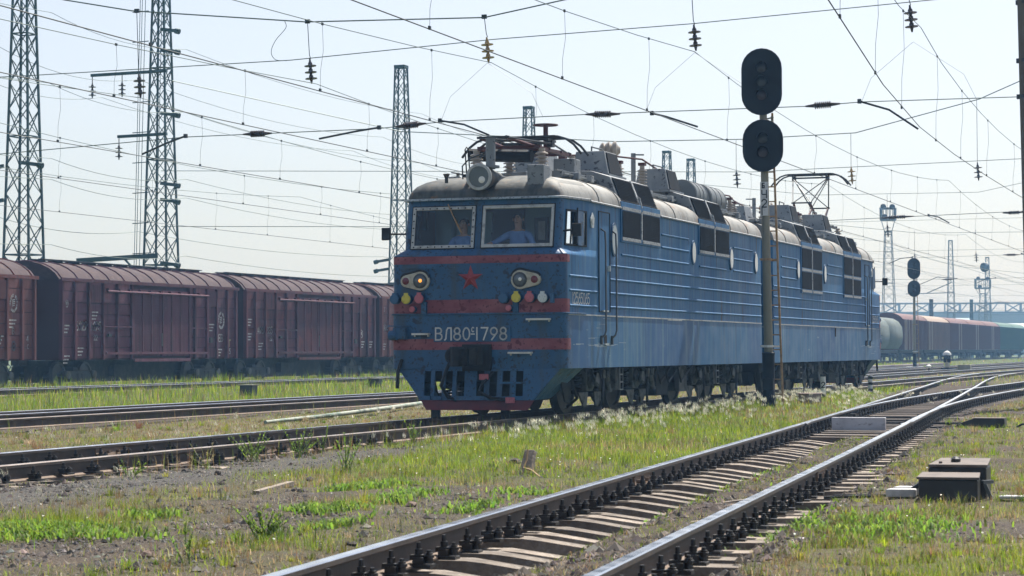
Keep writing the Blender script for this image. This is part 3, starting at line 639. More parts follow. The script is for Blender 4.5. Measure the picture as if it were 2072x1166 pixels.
    obj('number_lettering', tx, mWhite, po)
    for x0, x1, z in ((-1.18, -.87, 1.44), (.91, 1.33, 1.68), (.58, 1.0, 1.11)):
        b = MB(); b.box(((x0 + x1) / 2, YF - .07, z), (x1 - x0, .11, .032)); b.box((x0 + .03, YF - .03, z - .02), (.02, .05, .05)); b.box((x1 - .03, YF - .03, z - .02), (.02, .05, .05)); obj('foot_step', b, mWhite, root)
    # left-hand brake hose box
    b = MB(); b.box((-1.40, YF - .08, 1.45), (.24, .14, .20)); b.bar((-1.62, YF - .12, 1.585), (-1.20, YF - .12, 1.575), .022); b.cyl((-1.60, YF - .1, 1.42), (-1.45, YF - .1, 1.42), .09, n=10); obj('valve_box', b, mBlueF, root, bevel=.01)
    # coupler
    cp = MB(); cp.box((0, YF - .05, 1.03), (.52, .12, .46)); cb = obj('coupler_pocket', cp, mBlk, root, bevel=.015)
    c2 = MB(); c2.box((-.12, YF - .32, 1.04), (.28, .55, .30)); c2.prism([(-.34, YF - .50, .88), (-.20, YF - .72, .88), (-.10, YF - .70, .88), (-.06, YF - .52, .88)], (0, 0, 0), (0, 0, .34)); c2.prism([(.02, YF - .48, .90), (.06, YF - .62, .90), (.22, YF - .66, .90), (.24, YF - .42, .90)], (0, 0, 0), (0, 0, .30)); c2.lathe((-.30, YF - .50, 1.06), (-.3, -1, 0), [(0, .13), (.03, .13), (.05, .09)], 14)
    obj('coupler_head', c2, mUnder, cb, bevel=.02)
    for pts, m_ in (([(-.42, YF - .06, 1.1), (-.50, YF - .22, .82), (-.58, YF - .26, .55), (-.50, YF - .16, .36), (-.36, YF - .1, .30)], mBlk), ([(.30, YF - .06, .78), (.16, YF - .20, .60), (.10, YF - .24, .45), (.30, YF - .18, .34), (.62, YF - .12, .30)], mBlk), ([(-1.40, YF - .02, 1.0), (-1.44, YF - .1, .8), (-1.45, YF - .12, .5)], mBlk)):
        h = MB(); h.tube(pts, .032, 8); ho = obj('brake_hose', h, m_, root, smooth=True)
    for p in ((.16, YF - .16, .70), (.62, YF - .12, .30)): h = MB(); h.box(p, (.16, .08, .10), rz=.4); obj('hose_valve', h, mPink, root, bevel=.01)
    # pilot (plough) with slots
    pi = MB(); zt, zb = .84, .14; zsl = [(.78, .38)]
    SL = [-.91, -.70, -.50, -.29, .07, .30, .53, .77]
    def PX(x, z): return Vector((x, YF + .04 - .10 * (zt - z) / .7 - .10 * (1 - abs(x) / 1.6), z))
    us = sorted([-1.46, 1.46] + [x - .068 for x in SL] + [x + .068 for x in SL]); vs = [.30, .37, .80, .835]
    def taper(x, z): k = 1 - .30 * max(0, (.80 - z) / .5) if abs(x) > 1.0 else 1; return x * k
    pan = MB(); panel(pan, us, vs, lambda x, z: PX(taper(x, z), z), [(x - .068, x + .068, .37, .80) for x in SL])
    pp = obj('pilot_plate', pan, mBlueF, root); so_ = pp.modifiers.new('solid', 'SOLIDIFY'); so_.thickness = .03
    for s in (-1, 1):
        b = MB(); b.prism([PX(s * 1.46, .84), PX(s * 1.025, .30), PX(s * 1.025, .30) + Vector((0, .9, .02)), PX(s * 1.46, .84) + Vector((s * .05, 1.15, 0))], (0, 0, 0), (s * .02, 0, 0)); obj('pilot_wing', b, mBlueF, root)
    lo = MB(); lo.prism([PX(-1.03, .30), PX(1.03, .30), PX(.92, .13), PX(-.92, .13)], (0, 0, 0), (0, .05, 0)); obj('pilot_lower_bar', lo, mat('pilot_red_paint', (.13, .014, .022), .6, layers=[((.07, .01, .02), (4, 4, 4), .45, .7)]), pp)
    b = MB(); b.bar((.45, YF - .17, .60), (.90, YF - .13, .60), .03); obj('pilot_handrail', b, mBlueF, pp)
    for x in (-.80, .48): b = MB(); b.box((x, YF + .05, .06), (.16, .05, .16)); obj('rail_guard', b, mBlk, pp)
    # ---- sides
    for s in (-1, 1):
        X = s * HW
        # pressed ribs
        for (y0, y1, zs_) in ((.36, YE - .03, (2.68, 2.43, 2.18, 1.93)), (-2.05, -.45, (2.43, 2.18, 1.92)), (1.12, 6.05, (2.91,)), (3.95, 6.05, (3.42, 3.17)), (6.93, 9.32, (2.90,)), (10.0, 11.9, (3.42, 3.17, 2.91))):
            if s < 0 and (y0, y1) in ((1.12, 6.05), (6.93, 9.32)): continue
            for z in zs_:
                b = MB(); b.prism([(X - s*.004, y0, z - .028), (X + s*.022, y0, z - .016), (X + s*.026, y0, z + .006), (X - s*.004, y0, z + .022)], (0, 0, 0), (0, y1 - y0, 0)); obj('body_rib', b, mBlueS, root)
        ln = MB(); ln.box((X + s*.012, (YE + YF) / 2 + .05, 1.765), (.018, YE - YF - .15, .022)); obj('skirt_seam', ln, mFrameW, root)
        # upper vent panels
        for y0 in (1.10, 6.88):
            y1 = y0 + 2.66; zb_ = 3.24 if s > 0 else 2.68
            fr_ = MB(); fr_.box((X, (y0 + y1) / 2, (zb_ + 3.83) / 2 - .02), (.05, y1 - y0 + .06, 3.83 - zb_ + .16)); fo_ = obj('vent_frame', fr_, mBlueS, root, bevel=.006)
            for q in ((y0 + .04, y0 + 1.24), (y0 + 1.42, y1 - .04)):
                for za, zc in (((zb_, 3.72),) if s > 0 else ((2.70, 3.13), (3.24, 3.72))):
                    g = MB()
                    g.box((X + s*.028, (q[0] + q[1]) / 2, (za + zc) / 2), (.012, q[1] - q[0], zc - za))
                    k = za + .02
                    while k < zc: g.bar((X + s*.034, q[0], k), (X + s*.034, q[1], k), .012, .014); k += .035
                    obj('vent_grille', g, mGrille, fo_)
                zz = [zb_ - .035, 3.77] + ([3.185] if s < 0 else [])
                for z in zz: b = MB(); b.box((X + s*.03, (q[0] + q[1]) / 2, z), (.018, q[1] - q[0] + .04, .06)); obj('riveted_strip', b, mStrip, fo_)
            b = MB(); b.box((X + s*.03, (y0 + y1) / 2 , (zb_ + 3.77) / 2), (.02, .075, 3.77 - zb_)); obj('riveted_strip', b, mStrip, fo_)
            # roof louvre housing
            hs = MB(); A = [(s*1.57, 3.84), (s*1.37, 4.36), (s*1.02, 4.47), (s*.25, 4.50), (s*.25, 4.05), (s*1.4, 3.84)]
            hs.prism([(x, y0, z) for x, z in A], (0, 0, 0), (0, y1 - y0, 0)); ho = obj('roof_louvre_housing', hs, mGreyB, root, bevel=.01)
            d = Vector((-.20 * s, 0, .52)).normalized(); nr = Vector((.52 * s, 0, .20)).normalized()
            for a_, b_ in ((y0 + .08, y0 + 1.24), (y0 + 1.42, y1 - .08)):
                g = MB(); p0 = Vector((s*1.563, 0, 3.865)) + nr * .006; p1 = p0 + d * .51
                g.prism([p0 + Vector((0, a_, 0)), p0 + Vector((0, b_, 0)), p1 + Vector((0, b_, 0)), p1 + Vector((0, a_, 0))], (0, 0, 0), nr * .012)
                for k in range(1, 15):
                    q = p0 + d * (.51 * k / 15) + nr * .018; g.bar(q + Vector((0, a_, 0)), q + Vector((0, b_, 0)), .012, .016)
                obj('vent_grille', g, mGrille, ho)
            g = MB(); p0 = Vector((s*1.566, 0, 3.855)) + nr * .012; p1 = p0 + d * .54; ym = (y0 + y1) / 2
            g.prism([p0 + Vector((0, ym - .05, 0)), p0 + Vector((0, ym + .05, 0)), p1 + Vector((0, ym + .05, 0)), p1 + Vector((0, ym - .05, 0))], (0, 0, 0), nr * .02); g.tube([Vector((s*1.60, ym + .02, 3.84)), Vector((s*1.56, ym + .02, 4.02)), Vector((s*1.42, ym + .02, 4.12)), Vector((s*1.3, ym + .02, 4.16))], .025); obj('riveted_strip', g, mStrip, ho)
            b = MB(); b.box((s*1.575, (y0 + y1) / 2, 3.845), (.05, y1 - y0, .05)); obj('riveted_strip', b, mStrip, ho)
            # grey trapezoid box above
            t = MB(); yb = y0 + 1.2 if y0 < 5 else y0 - .15
            lo4 = [(s*.22, yb), (s*1.0, yb), (s*1.0, yb + 1.0), (s*.22, yb + 1.0)]; hi4 = [(s*.32, yb + .1), (s*.88, yb + .1), (s*.88, yb + .92), (s*.32, yb + .92)]
            t.loft([[Vector((x, y_, 4.47)) for x, y_ in lo4], [Vector((x, y_, 4.96)) for x, y_ in hi4]], capb=True, capt=True); tb = obj('roof_equipment_box', t, mGreyB, root, bevel=.012)
            g = MB(); g.add([Vector((s*.996, yb + .08, 4.52)), Vector((s*.996, yb + .93, 4.52)), Vector((s*.896, yb + .86, 4.93)), Vector((s*.896, yb + .17, 4.93))], ((0, 1, 2, 3),)); gg = obj('vent_grille', g, mGrille, tb); md = gg.modifiers.new('solid', 'SOLIDIFY'); md.thickness = .03; md.offset = 0
            b = MB(); b.tube([(s*.6, yb + .2, 4.96), (s*.6, yb + .2, 5.05), (s*.62, yb + .85, 5.05), (s*.62, yb + .85, 4.96)], .015); obj('lifting_handle', b, mHand, tb)
            b = MB(); b.box((s*1.0, yb + .5, 4.485), (.08, 1.15, .04)); b.bar((s*.2, yb - .02, 4.485), (s*1.03, yb - .02, 4.485), .05); obj('box_flange', b, mGreyB, tb)
        # oval windows
        for y in ((.62, 6.42, 9.76, 12.2) if s > 0 else (6.45, 9.93)):
            big = .17 if (s > 0 and y < 1) else .135
            def ov(r0): return [(X, y + math.cos(R(15 * k)) * r0, 3.16 + math.sin(R(15 * k)) * r0 * 1.55) for k in range(24)]
            f = MB(); f.prism(ov(big + .03), (0, 0, 0), (s*.03, 0, 0)); fo_ = obj('oval_window', f, mBlueF, root)
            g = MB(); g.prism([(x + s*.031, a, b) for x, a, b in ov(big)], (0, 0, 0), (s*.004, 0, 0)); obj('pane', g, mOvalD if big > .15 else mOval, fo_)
        # cab door, handrails, step hole
        b = MB(); b.box((X, .02, 2.72), (.014, .66, 1.80)); do = obj('cab_door', b, mBlueS, root, bevel=.006)
        b = MB()
        for y in (-.32, .36): b.bar((X + s*.009, y, 1.84), (X + s*.009, y, 3.62), .018)
        b.bar((X + s*.009, -.32, 3.625), (X + s*.009, .36, 3.625), .018); b.bar((X + s*.009, -.32, 1.84), (X + s*.009, .36, 1.84), .018); obj('door_gap', b, mBlk, do)
        b = MB(); b.box((X + s*.03, .24, 2.62), (.05, .05, .10)); obj('handle', b, mPale, do)
        for y in (-.2, .47):
            b = MB(); b.tube([(X + s*.005, y, 3.32), (X + s*.09, y, 3.26), (X + s*.10, y, 3.0), (X + s*.10, y, 1.50), (X + s*.09, y - .05, 1.42), (X + s*.03, y - .07, 1.36), (X + s*.03, y - .07, 1.27)], .017, 6); b.box((X + s*.035, y - .07, 1.33), (.04, .025, .16)); obj('handrail', b, mHand, do, smooth=True)
        b = MB(); b.box((X + s*.02, .02, 1.85), (.05, .30, .03)); obj('door_step', b, mPale, do)
        b = MB(); b.box((X + s*.010, .05, 1.345), (.012, .17, .15)); obj('step_hole', b, mBlk, root)
        sc = MB(); r_ = random.Random(5 + s)
        for k in range(26):
            y0 = r_.gauss(-.55, .75); z0 = r_.choice([1.22, 1.235, 1.25, 1.26, 1.24]) + r_.uniform(-.02, .02) if k < 18 else r_.uniform(1.0, 1.75); l_ = r_.uniform(.1, .7); y0 = max(-1.95, min(y0, .9)); sc.quad((X + s*.0135, y0, z0), (X + s*.0135, y0 + l_, z0 + r_.uniform(-.004, .004)), (X + s*.0135, y0 + l_, z0 + .006), (X + s*.0135, y0, z0 + r_.uniform(.004, .012)))
        obj('paint_scrapes', sc, mat('bare_scraped_metal', (.30, .36, .42), .6), root)['kind'] = 'stuff'
        b = MB(); b.box((X + s*.022, .05, 1.255), (.05, .24, .025)); obj('foot_step', b, mPale, root)
        pe = MB(); pc = Vector((X + s*.01, -.74, 3.43)); pts = [pc + Vector((0, math.sin(R(72 * k)) * .115 * s, math.cos(R(72 * k)) * .15)) for k in range(5)]; pe.prism(pts, (0, 0, 0), (s*.016, 0, 0)); po2 = obj('pentagon_badge', pe, mPale, root)
        pe = MB(); pts = [pc + Vector((s*.02, math.sin(R(72 * k)) * .07 * s, math.cos(R(72 * k)) * .09)) for k in range(5)]; pe.prism(pts, (0, 0, 0), (s*.006, 0, 0)); obj('badge_emblem', pe, mFrameW, po2)
        lt = MB(); lettering(lt, '12565065', (X + s*.006, -1.9 if s > 0 else -.8, 1.955), (0, s, 0), (0, 0, 1), .185, .02, .12, 1.02); obj('side_number', lt, mWhite, root)
        b = MB(); b.box((X + s*.02, 5.05, 1.62), (.02, .09, .24)) if s < 0 else b.box((X + s*.014, 4.9, 1.75), (.012, 1.1, .03)); obj('hinge_plate', b, mBlk if s < 0 else mFrameW, root)
        # roof gutter strips
        for y0, y1 in ((-.85, 1.05), (3.85, 6.85), (9.62, YE)):
            b = MB(); b.prism([(X - s*.01, y0, 3.765), (X + s*.04, y0, 3.75), (X + s*.045, y0, 3.775), (X, y0, 3.80)], (0, 0, 0), (0, y1 - y0, 0)); obj('roof_gutter', b, mStrip, root)
    # ---- roof
    ro_ = MB(); lev = [(0, 3.78), (.012, 3.86), (.05, 3.95), (.12, 4.04), (.24, 4.12), (.42, 4.185), (.70, 4.23), (1.1, 4.25)]; loops = []
    for d, z in lev:
        lp = outline(3.78, .02); o_ = []
        for p in lp:
            y = p.y
            if p.y < -.5: y = p.y + d * 1.15
            o_.append(Vector((math.copysign(max(abs(p.x) - d, .02 if abs(p.x) > .01 else 0), p.x) if abs(p.x) > .001 else 0, min(y, YE), z)))
        loops.append(o_)
    ro_.loft(loops, capt=True, capb=True); ob = obj('roof', ro_, [mRoof, mRoofD], root, smooth=True)
    for pgn in ob.data.polygons:
        if pgn.center.y < -1.0 and abs(pgn.normal.x) < .55: pgn.material_index = 1
    b = MB(); L1 = [outline(z, o_) for z, o_ in ((3.765, .006), (3.765, .05), (3.80, .05), (3.81, .015))]
    for s in (-1, 1): b.loft([[Vector((s * p.x, p.y, p.z)) for p in l[:8]] for l in L1], closed=False)
    obj('roof_gutter', b, mStrip, root)
    # roof seams
    for y in (.95, 4.95, 9.7, 11.4, -.35):
        b = MB(); pr = [(math.copysign(max(HW + .022 - d, 0), 1), z + .006) for d, z in lev]
        b.tube([(x, y, z) for x, z in pr] + [(-x, y, z) for x, z in reversed(pr)], .012, 4); obj('roof_seam', b, mRoof, root)
    # roof walkway
    for s in (-1, 1):
        b = MB()
        for y0 in np.arange(-.6, 12.6, .55): b.box((s*.98, y0, 4.30), (.05, .04, .14)); b.box((s*1.0, y0 + .2, 4.26), (.22, .42, .03))
        b.bar((s*.98, -.9, 4.35), (s*.98, 12.7, 4.35), .05, .02); b.bar((s*1.12, -.9, 4.28), (s*1.12, 12.7, 4.28), .03); obj('roof_walkway', b, mGreyB, root)
        for y0 in (-.25, .55, 4.6, 6.2, 10.2, 12.2): b = MB(); b.box((s*1.15, y0, 4.27), (.14, .16, .12)); obj('junction_box', b, mGreyB, root, bevel=.01)
    # top headlamp
    b = MB(); b.cyl((0, YF + .12, 4.15), (0, YF + .95, 4.13), .215, .17, 20); hl = obj('top_headlamp_drum', b, mRoofD, root, smooth=True)
    b = MB(); b.lathe((0, YF + .12, 4.15), (0, -1, 0), [(0, .225), (.05, .235), (.06, .225), (.062, .185), (.01, .18)], 24); obj('headlamp_rim', b, mFrameW, hl, smooth=True)
    b = MB(); b.lathe((0, YF + .09, 4.15), (0, -1, 0), [(0, .18), (.004, .18)], 24); obj('headlamp_glass', b, mat('top_headlamp_glass', (.07, .085, .09), .1, .3), hl)
    b = MB(); b.lathe((.05, YF + .085, 4.10), (0, -1, 0), [(0, .06), (.01, .04), (.02, .01)], 14); obj('headlamp_bulb', b, mBulb, hl, smooth=True)
    # post, antenna, horn
    b = MB(); b.cyl((.12, YF + .35, 4.3), (.12, YF + .35, 4.82), .085, n=12); b.cyl((.12, YF + .35, 4.82), (.12, YF + .35, 4.84), .10, n=12); b.cyl((.12, YF + .35, 4.32), (.12, YF + .35, 4.36), .16, n=12); obj('vent_post', b, mGreyB, root, smooth=True)
    b = MB(); b.tube([(-.34, YF + .4, 4.18), (-.37, YF + .4, 4.66), (-.34, YF + .4, 4.70), (-.31, YF + .4, 4.66), (-.28, YF + .4, 4.18)], .012); b.box((-.31, YF + .4, 4.20), (.18, .12, .05)); obj('loop_antenna', b, mBlk, root)
    b = MB(); b.tube([(-.42, YF + .42, 4.15), (-.46, YF + .5, 4.38), (-.36, YF + .6, 4.52), (-.18, YF + .7, 4.60), (.05, YF + .8, 4.60)], .013); b.bar((-.2, YF + .7, 4.54), (.05, YF + .6, 4.70), .035); obj('cable_conduit', b, mDarkS, root)
    b = MB(); b.lathe((-.70, YF + .35, 4.08), (0, 0, 1), [(0, .03), (.10, .03), (.14, .055), (.16, .06)], 10); obj('horn', b, mRoofD, root, smooth=True)
    b = MB(); b.box((.93, YF + .55, 4.16), (.30, .35, .40)); obj('roof_box', b, mGreyB, root, bevel=.015)
    b = MB(); b.box((.75, YF + 2.75, 4.46), (.4, .4, .36)); obj('roof_box', b, mGreyB, root, bevel=.015)
    # drums (wheel-slip resistor / reactor tanks) near the inner end
    for y0, y1, x in ((9.45, 10.55, .55), (10.85, 12.35, .55)):
        b = MB(); b.cyl((x, y0, 4.58), (x, y1, 4.58), .34, n=24); b.box((x, (y0 + y1) / 2, 4.30), (.7, y1 - y0 - .1, .24)); td = obj('equipment_drum', b, mDrum, root, smooth=True)
        for k in np.linspace(y0 + .06, y1 - .06, 4):
            b = MB(); b.cyl((x, k - .015, 4.58), (x, k + .015, 4.58), .352, n=24); obj('drum_hoop', b, mGreyB, td, smooth=True)
    # post insulators and high-voltage bus
    INS = [(-.3, 3.5), (.45, 4.45), (.45, 4.9), (.75, 5.55), (.1, 5.9), (.3, 8.9), (.0, 10.6), (.2, 12.4)]
    for x, y in INS:
        b = MB(); prof = [(0, .05)]
        for k in range(7): prof += [(.02 + .06 * k, .055), (.03 + .06 * k, .105), (.045 + .06 * k, .10), (.06 + .06 * k, .055)]
        prof += [(.46, .05), (.50, .05)]
        b.lathe((x, y, 4.42), (0, 0, 1), prof, 12); io = obj('post_insulator', b, mInsul, root, smooth=True)
        b = MB(); b.box((x, y, 4.95), (.14, .14, .06)); obj('insulator_cap', b, mRedM, io)
    b = MB(); b.tube([(-.3, 3.5, 5.0), (.45, 4.45, 5.06), (.45, 4.9, 5.06), (.75, 5.55, 5.05), (.3, 8.9, 5.02), (0, 10.6, 5.02), (.2, 12.4, 5.02)], .02); obj('busbar', b, mRedM, root)
    b = MB(); b.lathe((.3, 4.0, 5.12), (1, .35, 0), [(0, .06), (.04, .14), (.08, .16), (.12, .12), (.16, .16), (.20, .18), (.24, .12), (.28, .17), (.33, .19), (.37, .10), (.42, .06)], 14); obj('current_transformer', b, mInsul, root, smooth=True)
    b = MB(); b.cyl((.35, 6.3, 4.3), (.35, 6.3, 5.25), .05, n=10); b.bar((.35, 6.3, 5.22), (.55, 6.4, 5.22), .03); obj('roof_post', b, mGreyB, root)
    # ---- underframe and bogies
    b = MB(); b.box((0, 5.3, .76), (2.3, 14.4, .3)); b.box((0, 5.25, .55), (1.6, 2.2, .6)); obj('underframe', b, mUnder, root)
    for yc in (1.5, 9.0):
        bg_ = MB(); 
        for s in (-1, 1):
            bg_.prism([(s*1.02, yc - 2.0, .72), (s*1.02, yc + 2.0, .72), (s*1.02, yc + 1.9, .52), (s*1.02, yc + .7, .40), (s*1.02, yc - .7, .40), (s*1.02, yc - 1.9, .52)], (0, 0, 0), (s*.12, 0, 0))
        bg_.box((0, yc, .55), (2.0, .5, .3)); bo = obj('bogie_frame', bg_, mUnder, root, bevel=.02)
        for y in (yc - 1.5, yc + 1.5):
            b = MB(); b.cyl((-1.1, y, .625), (1.1, y, .625), .09, n=10)
            b.cyl((-.5, y, .625), (.5, y, .625), .38, n=14)
            for s in (-1, 1):
                b.lathe((s*.72, y, .625), (s, 0, 0), [(0, .655), (.03, .66), (.035, .625), (.135, .612), (.14, .54), (.10, .52), (.09, .30), (.14, .28), (.16, .2)], 28)
            obj('wheelset', b, mWheel, bo, smooth=True)
            for s in (-1, 1):
                b = MB(); b.box((s*1.2, y, .625), (.22, .40, .42)); b.lathe((s*1.30, y, .625), (s, 0, 0), [(0, .19), (.05, .19), (.07, .15), (.08, .05)], 16); obj('axle_box', b, mUnderL, bo, bevel=.02)
                for dy in (-.52, .52):
                    sp_ = MB(); pts = [(s*1.20 + math.cos(k * .7) * .10, y + dy + math.sin(k * .7) * .10, .36 + k * .0098) for k in range(46)]; sp_.tube(pts, .022, 5); obj('coil_spring', sp_, mUnder, bo)
                    b = MB(); b.prism([(s*1.32, y + dy - .30, .36), (s*1.32, y + dy + .30, .36), (s*1.32, y + dy * .96 + .12, .12), (s*1.32, y + dy * .96 - .05, .10)], (0, 0, 0), (s*.03, 0, 0)) if False else b.prism([(s*1.30, y + .18 * (1 if dy > 0 else -1), .40), (s*1.30, y + dy * 1.45, .40), (s*1.30, y + dy * .8, .13), (s*1.30, y + dy * .55, .13)], (0, 0, 0), (s*.03, 0, 0)); obj('spring_hanger', b, mUnderL, bo)
                b = MB(); b.cyl((s*1.38, y + .95, .40), (s*1.38, y + .72, .80), .06, n=8); b.cyl((s*1.38, y + .95, .38), (s*1.38, y + .95, .44), .07, n=8); obj('damper', b, mUnderL, bo)
                b = MB(); b.tube([(s*1.45, y - .35, .80), (s*1.46, y - .2, .60), (s*1.45, y + .1, .52), (s*1.43, y + .3, .78)], .02); b.tube([(s*1.40, y + .55, .8), (s*1.42, y + .4, .3), (s*1.40, y + .5, .16)], .025); obj('sand_pipe', b, mBlk, bo)
                b = MB(); b.box((s*1.42, y + .35, .72), (.12, .14, .16)); obj('sand_valve', b, mUnderL, bo, bevel=.01); b = MB(); b.cyl((s*1.46, y + .62, .66), (s*1.46, y + .62, .80), .05, n=8); obj('filler_cap', b, mUnderL, bo)
            for s in (-1, 1):
                b = MB(); b.cyl((s*1.46, y, .63), (s*1.40, y, .63), .12, n=14); obj('axle_cap', b, mUnderL, bo)
        for s in (-1, 1):
            b = MB(); b.box((s*1.35, yc, .62), (.10, .35, .42)); b.box((s*1.36, yc + .05, .84), (.12, .10, .08)); obj('step_bracket', b, mUnderL, bo, bevel=.01)
            b = MB(); b.bar((s*1.45, yc - .12, .82), (s*1.45, yc - .12, .42), .02); b.bar((s*1.45, yc + .12, .82), (s*1.45, yc + .12, .42), .02)
            for z in (.42, .56, .70): b.bar((s*1.45, yc - .12, z), (s*1.45, yc + .12, z), .025)
            obj('bogie_step', b, mHand, bo)
    for s in (-1, 1):
        b = MB(); b.box((s*1.36, 6.2, .56), (.10, .62, .52)); obj('side_cabinet', b, mUnderL, root, bevel=.015)
        b = MB(); b.box((s*1.2, 4.6, .5), (.4, .9, .5)); b.cyl((s*1.0, 3.6, .5), (s*1.0, 7.6, .5), .2, n=12); obj('air_reservoir', b, mUnder, root, bevel=.02)
        b = MB()
        for y0 in (3.8, 4.4, 5.4): b.tube([(s*1.5, y0, .84), (s*1.5, y0 + .3, .5), (s*1.45, y0 + .8, .62), (s*1.5, y0 + 1.2, .84)], .02)
        obj('cable_loop', b, mBlk, root)
        b = MB(); b.prism([(s*1.30, -1.05, .82), (s*1.30, -1.9, .82), (s*1.2, -1.2, .25), (s*1.2, -.95, .20)], (0, 0, 0), (s*.03, 0, 0)); b.tube([(s*1.35, -1.4, .8), (s*1.3, -.75, .3), (s*1.1, -.7, .15)], .03); obj('wheel_guard', b, mUnder, root)
    # inner-end gangway
    b = MB(); b.box((0, YE + .28, 2.75), (1.35, .54, 2.0)); b.box((0, YE + .30, 1.0), (.4, .6, .35)); obj('gangway', b, mCabDk, root, bevel=.03)
    for s in (-1, 1): b = MB(); b.tube([(s*.9, YE, 3.9), (s*.95, YE + .25, 3.5), (s*.9, YE + .62, 3.4)], .04); obj('jumper_cable', b, mBlk, root, smooth=True)
    return root, lit
loco1, bulb1 = build_section()
loco2 = copy_tree(loco1); loco2.location = (0, 26.92, 0); loco2.rotation_euler = (0, 0, math.pi)
tag(loco2, 'rear half of the blue electric locomotive with its pantograph raised', 'locomotive', 'coupled halves of the blue locomotive')
bulb1.material_slots[0].link = 'OBJECT'; bulb1.material_slots[0].material = mLit
# ---- pantographs
def pantograph(parent, raised):
    yc = .3
    b = MB()
    for x in (-.55, .55): b.bar((x, yc - .95, 4.78), (x, yc + .95, 4.78), .06)
    for y in (yc - .9, yc + .9, yc - .35, yc + .35): b.bar((-.6, y, 4.80), (.6, y, 4.80), .05)
    base = obj('pantograph_base', b, mRedM if not raised else mDarkS, parent)
    for x in (-.62, .62):
        for y in (yc - .9, yc + .9):
            b = MB(); prof = [(0, .06)]
            for k in range(5): prof += [(.03 + .07 * k, .06), (.04 + .07 * k, .12), (.06 + .07 * k, .11), (.08 + .07 * k, .06)]
            prof += [(.42, .06)]; b.lathe((x, y, 4.34), (0, 0, 1), prof, 12); obj('base_insulator', b, mInsul, base, smooth=True)
    hz = 6.28 if raised else 5.0; kz = 5.40 if raised else 4.90; ky = 1.35 if raised else 1.75
    for s in (-1, 1):
        b = MB()
        for x in (-.3, .3): b.tube([(x, yc + s*.35, 4.85), (x * .8, yc + s * ky, kz)], .035)
        obj('lower_arm', b, mRedM, base)
        b = MB(); b.bar((-.30, yc + s * ky, kz), (.30, yc + s * ky, kz), .04)
        for x in (-1, 1): b.tube([(x * .26, yc + s * ky, kz), (x * .52, yc + s*.06, hz - .08)], .018)
        b.tube([(-.26, yc + s * ky, kz), (.52, yc + s*.06, hz - .08)], .014); b.tube([(.26, yc + s * ky, kz), (-.52, yc + s*.06, hz - .08)], .014) if raised else None
        obj('upper_arm', b, mDarkS, base)
    b = MB()
    for y in (yc - .22, yc + .22):
        b.tube([(-1.15, y, hz - .30), (-1.0, y, hz - .12), (-.86, y, hz - .02), (-.7, y, hz + .03), (.7, y, hz + .03), (.86, y, hz - .02), (1.0, y, hz - .12), (1.15, y, hz - .30)], .024)
        b.box((0, y, hz + .045), (1.3, .05, .025))
    b.bar((-.55, yc, hz - .06), (.55, yc, hz - .06), .045)
    for x in (-.5, .5): b.bar((x, yc - .24, hz - .02), (x, yc + .24, hz - .02), .04); b.box((x, yc, hz - .08), (.10, .14, .12))
    obj('contact_head', b, mDarkS, base)
    if not raised:
        b = MB(); b.cyl((.3, yc + .3, 4.7), (.3, yc + .3, 5.30), .045, n=10); b.tube([(.3 + .22 * math.cos(R(20 * k)), yc + .3 + .22 * math.sin(R(20 * k)), 5.30) for k in range(19)], .014); b.bar((.08, yc + .3, 5.30), (.52, yc + .3, 5.30), .018); obj('corona_ring_post', b, mRedM, base)
        b = MB(); b.cyl((-.9, yc - .5, 4.72), (.3, yc - .5, 4.66), .12, n=10); b.box((.15, yc - .15, 4.82), (.35, .3, .2)); obj('drive_cylinder', b, mBlk, base)
pantograph(loco1, False)
pantograph(loco2, True)
# ------------------------------------------------------------------ people in the cab
mSkin = mat('skin', (.50, .28, .20), .6); mHair = mat('dark_hair', (.015, .012, .010), .7)
mShirt = mat('light_blue_shirt', (.16, .30, .62), .8, layers=[((.11, .22, .50), (9, 9, 9), .45, .7)], bump=.3)
mTrou = mat('dark_trousers', (.02, .025, .04), .85)
def skin_body(name, joints, edges, parent):
    me = bpy.data.meshes.new(name); me.from_pydata([j[0] for j in joints], edges, [])
    o = bpy.data.objects.new(name, me); COL.objects.link(o)
    o.modifiers.new('skin', 'SKIN'); sb = o.modifiers.new('sub', 'SUBSURF'); sb.levels = sb.render_levels = 2
    bpy.context.view_layer.objects.active = o
    sv = me.skin_vertices[0].data
    for i, j in enumerate(joints): sv[i].radius = j[1]; sv[i].use_root = (i == 0)
    dg = bpy.context.evaluated_depsgraph_get(); m2 = bpy.data.meshes.new_from_object(o.evaluated_get(dg))
    bpy.data.objects.remove(o); m2.name = name
    o = bpy.data.objects.new(name, m2); COL.objects.link(o); o.parent = parent
    return o
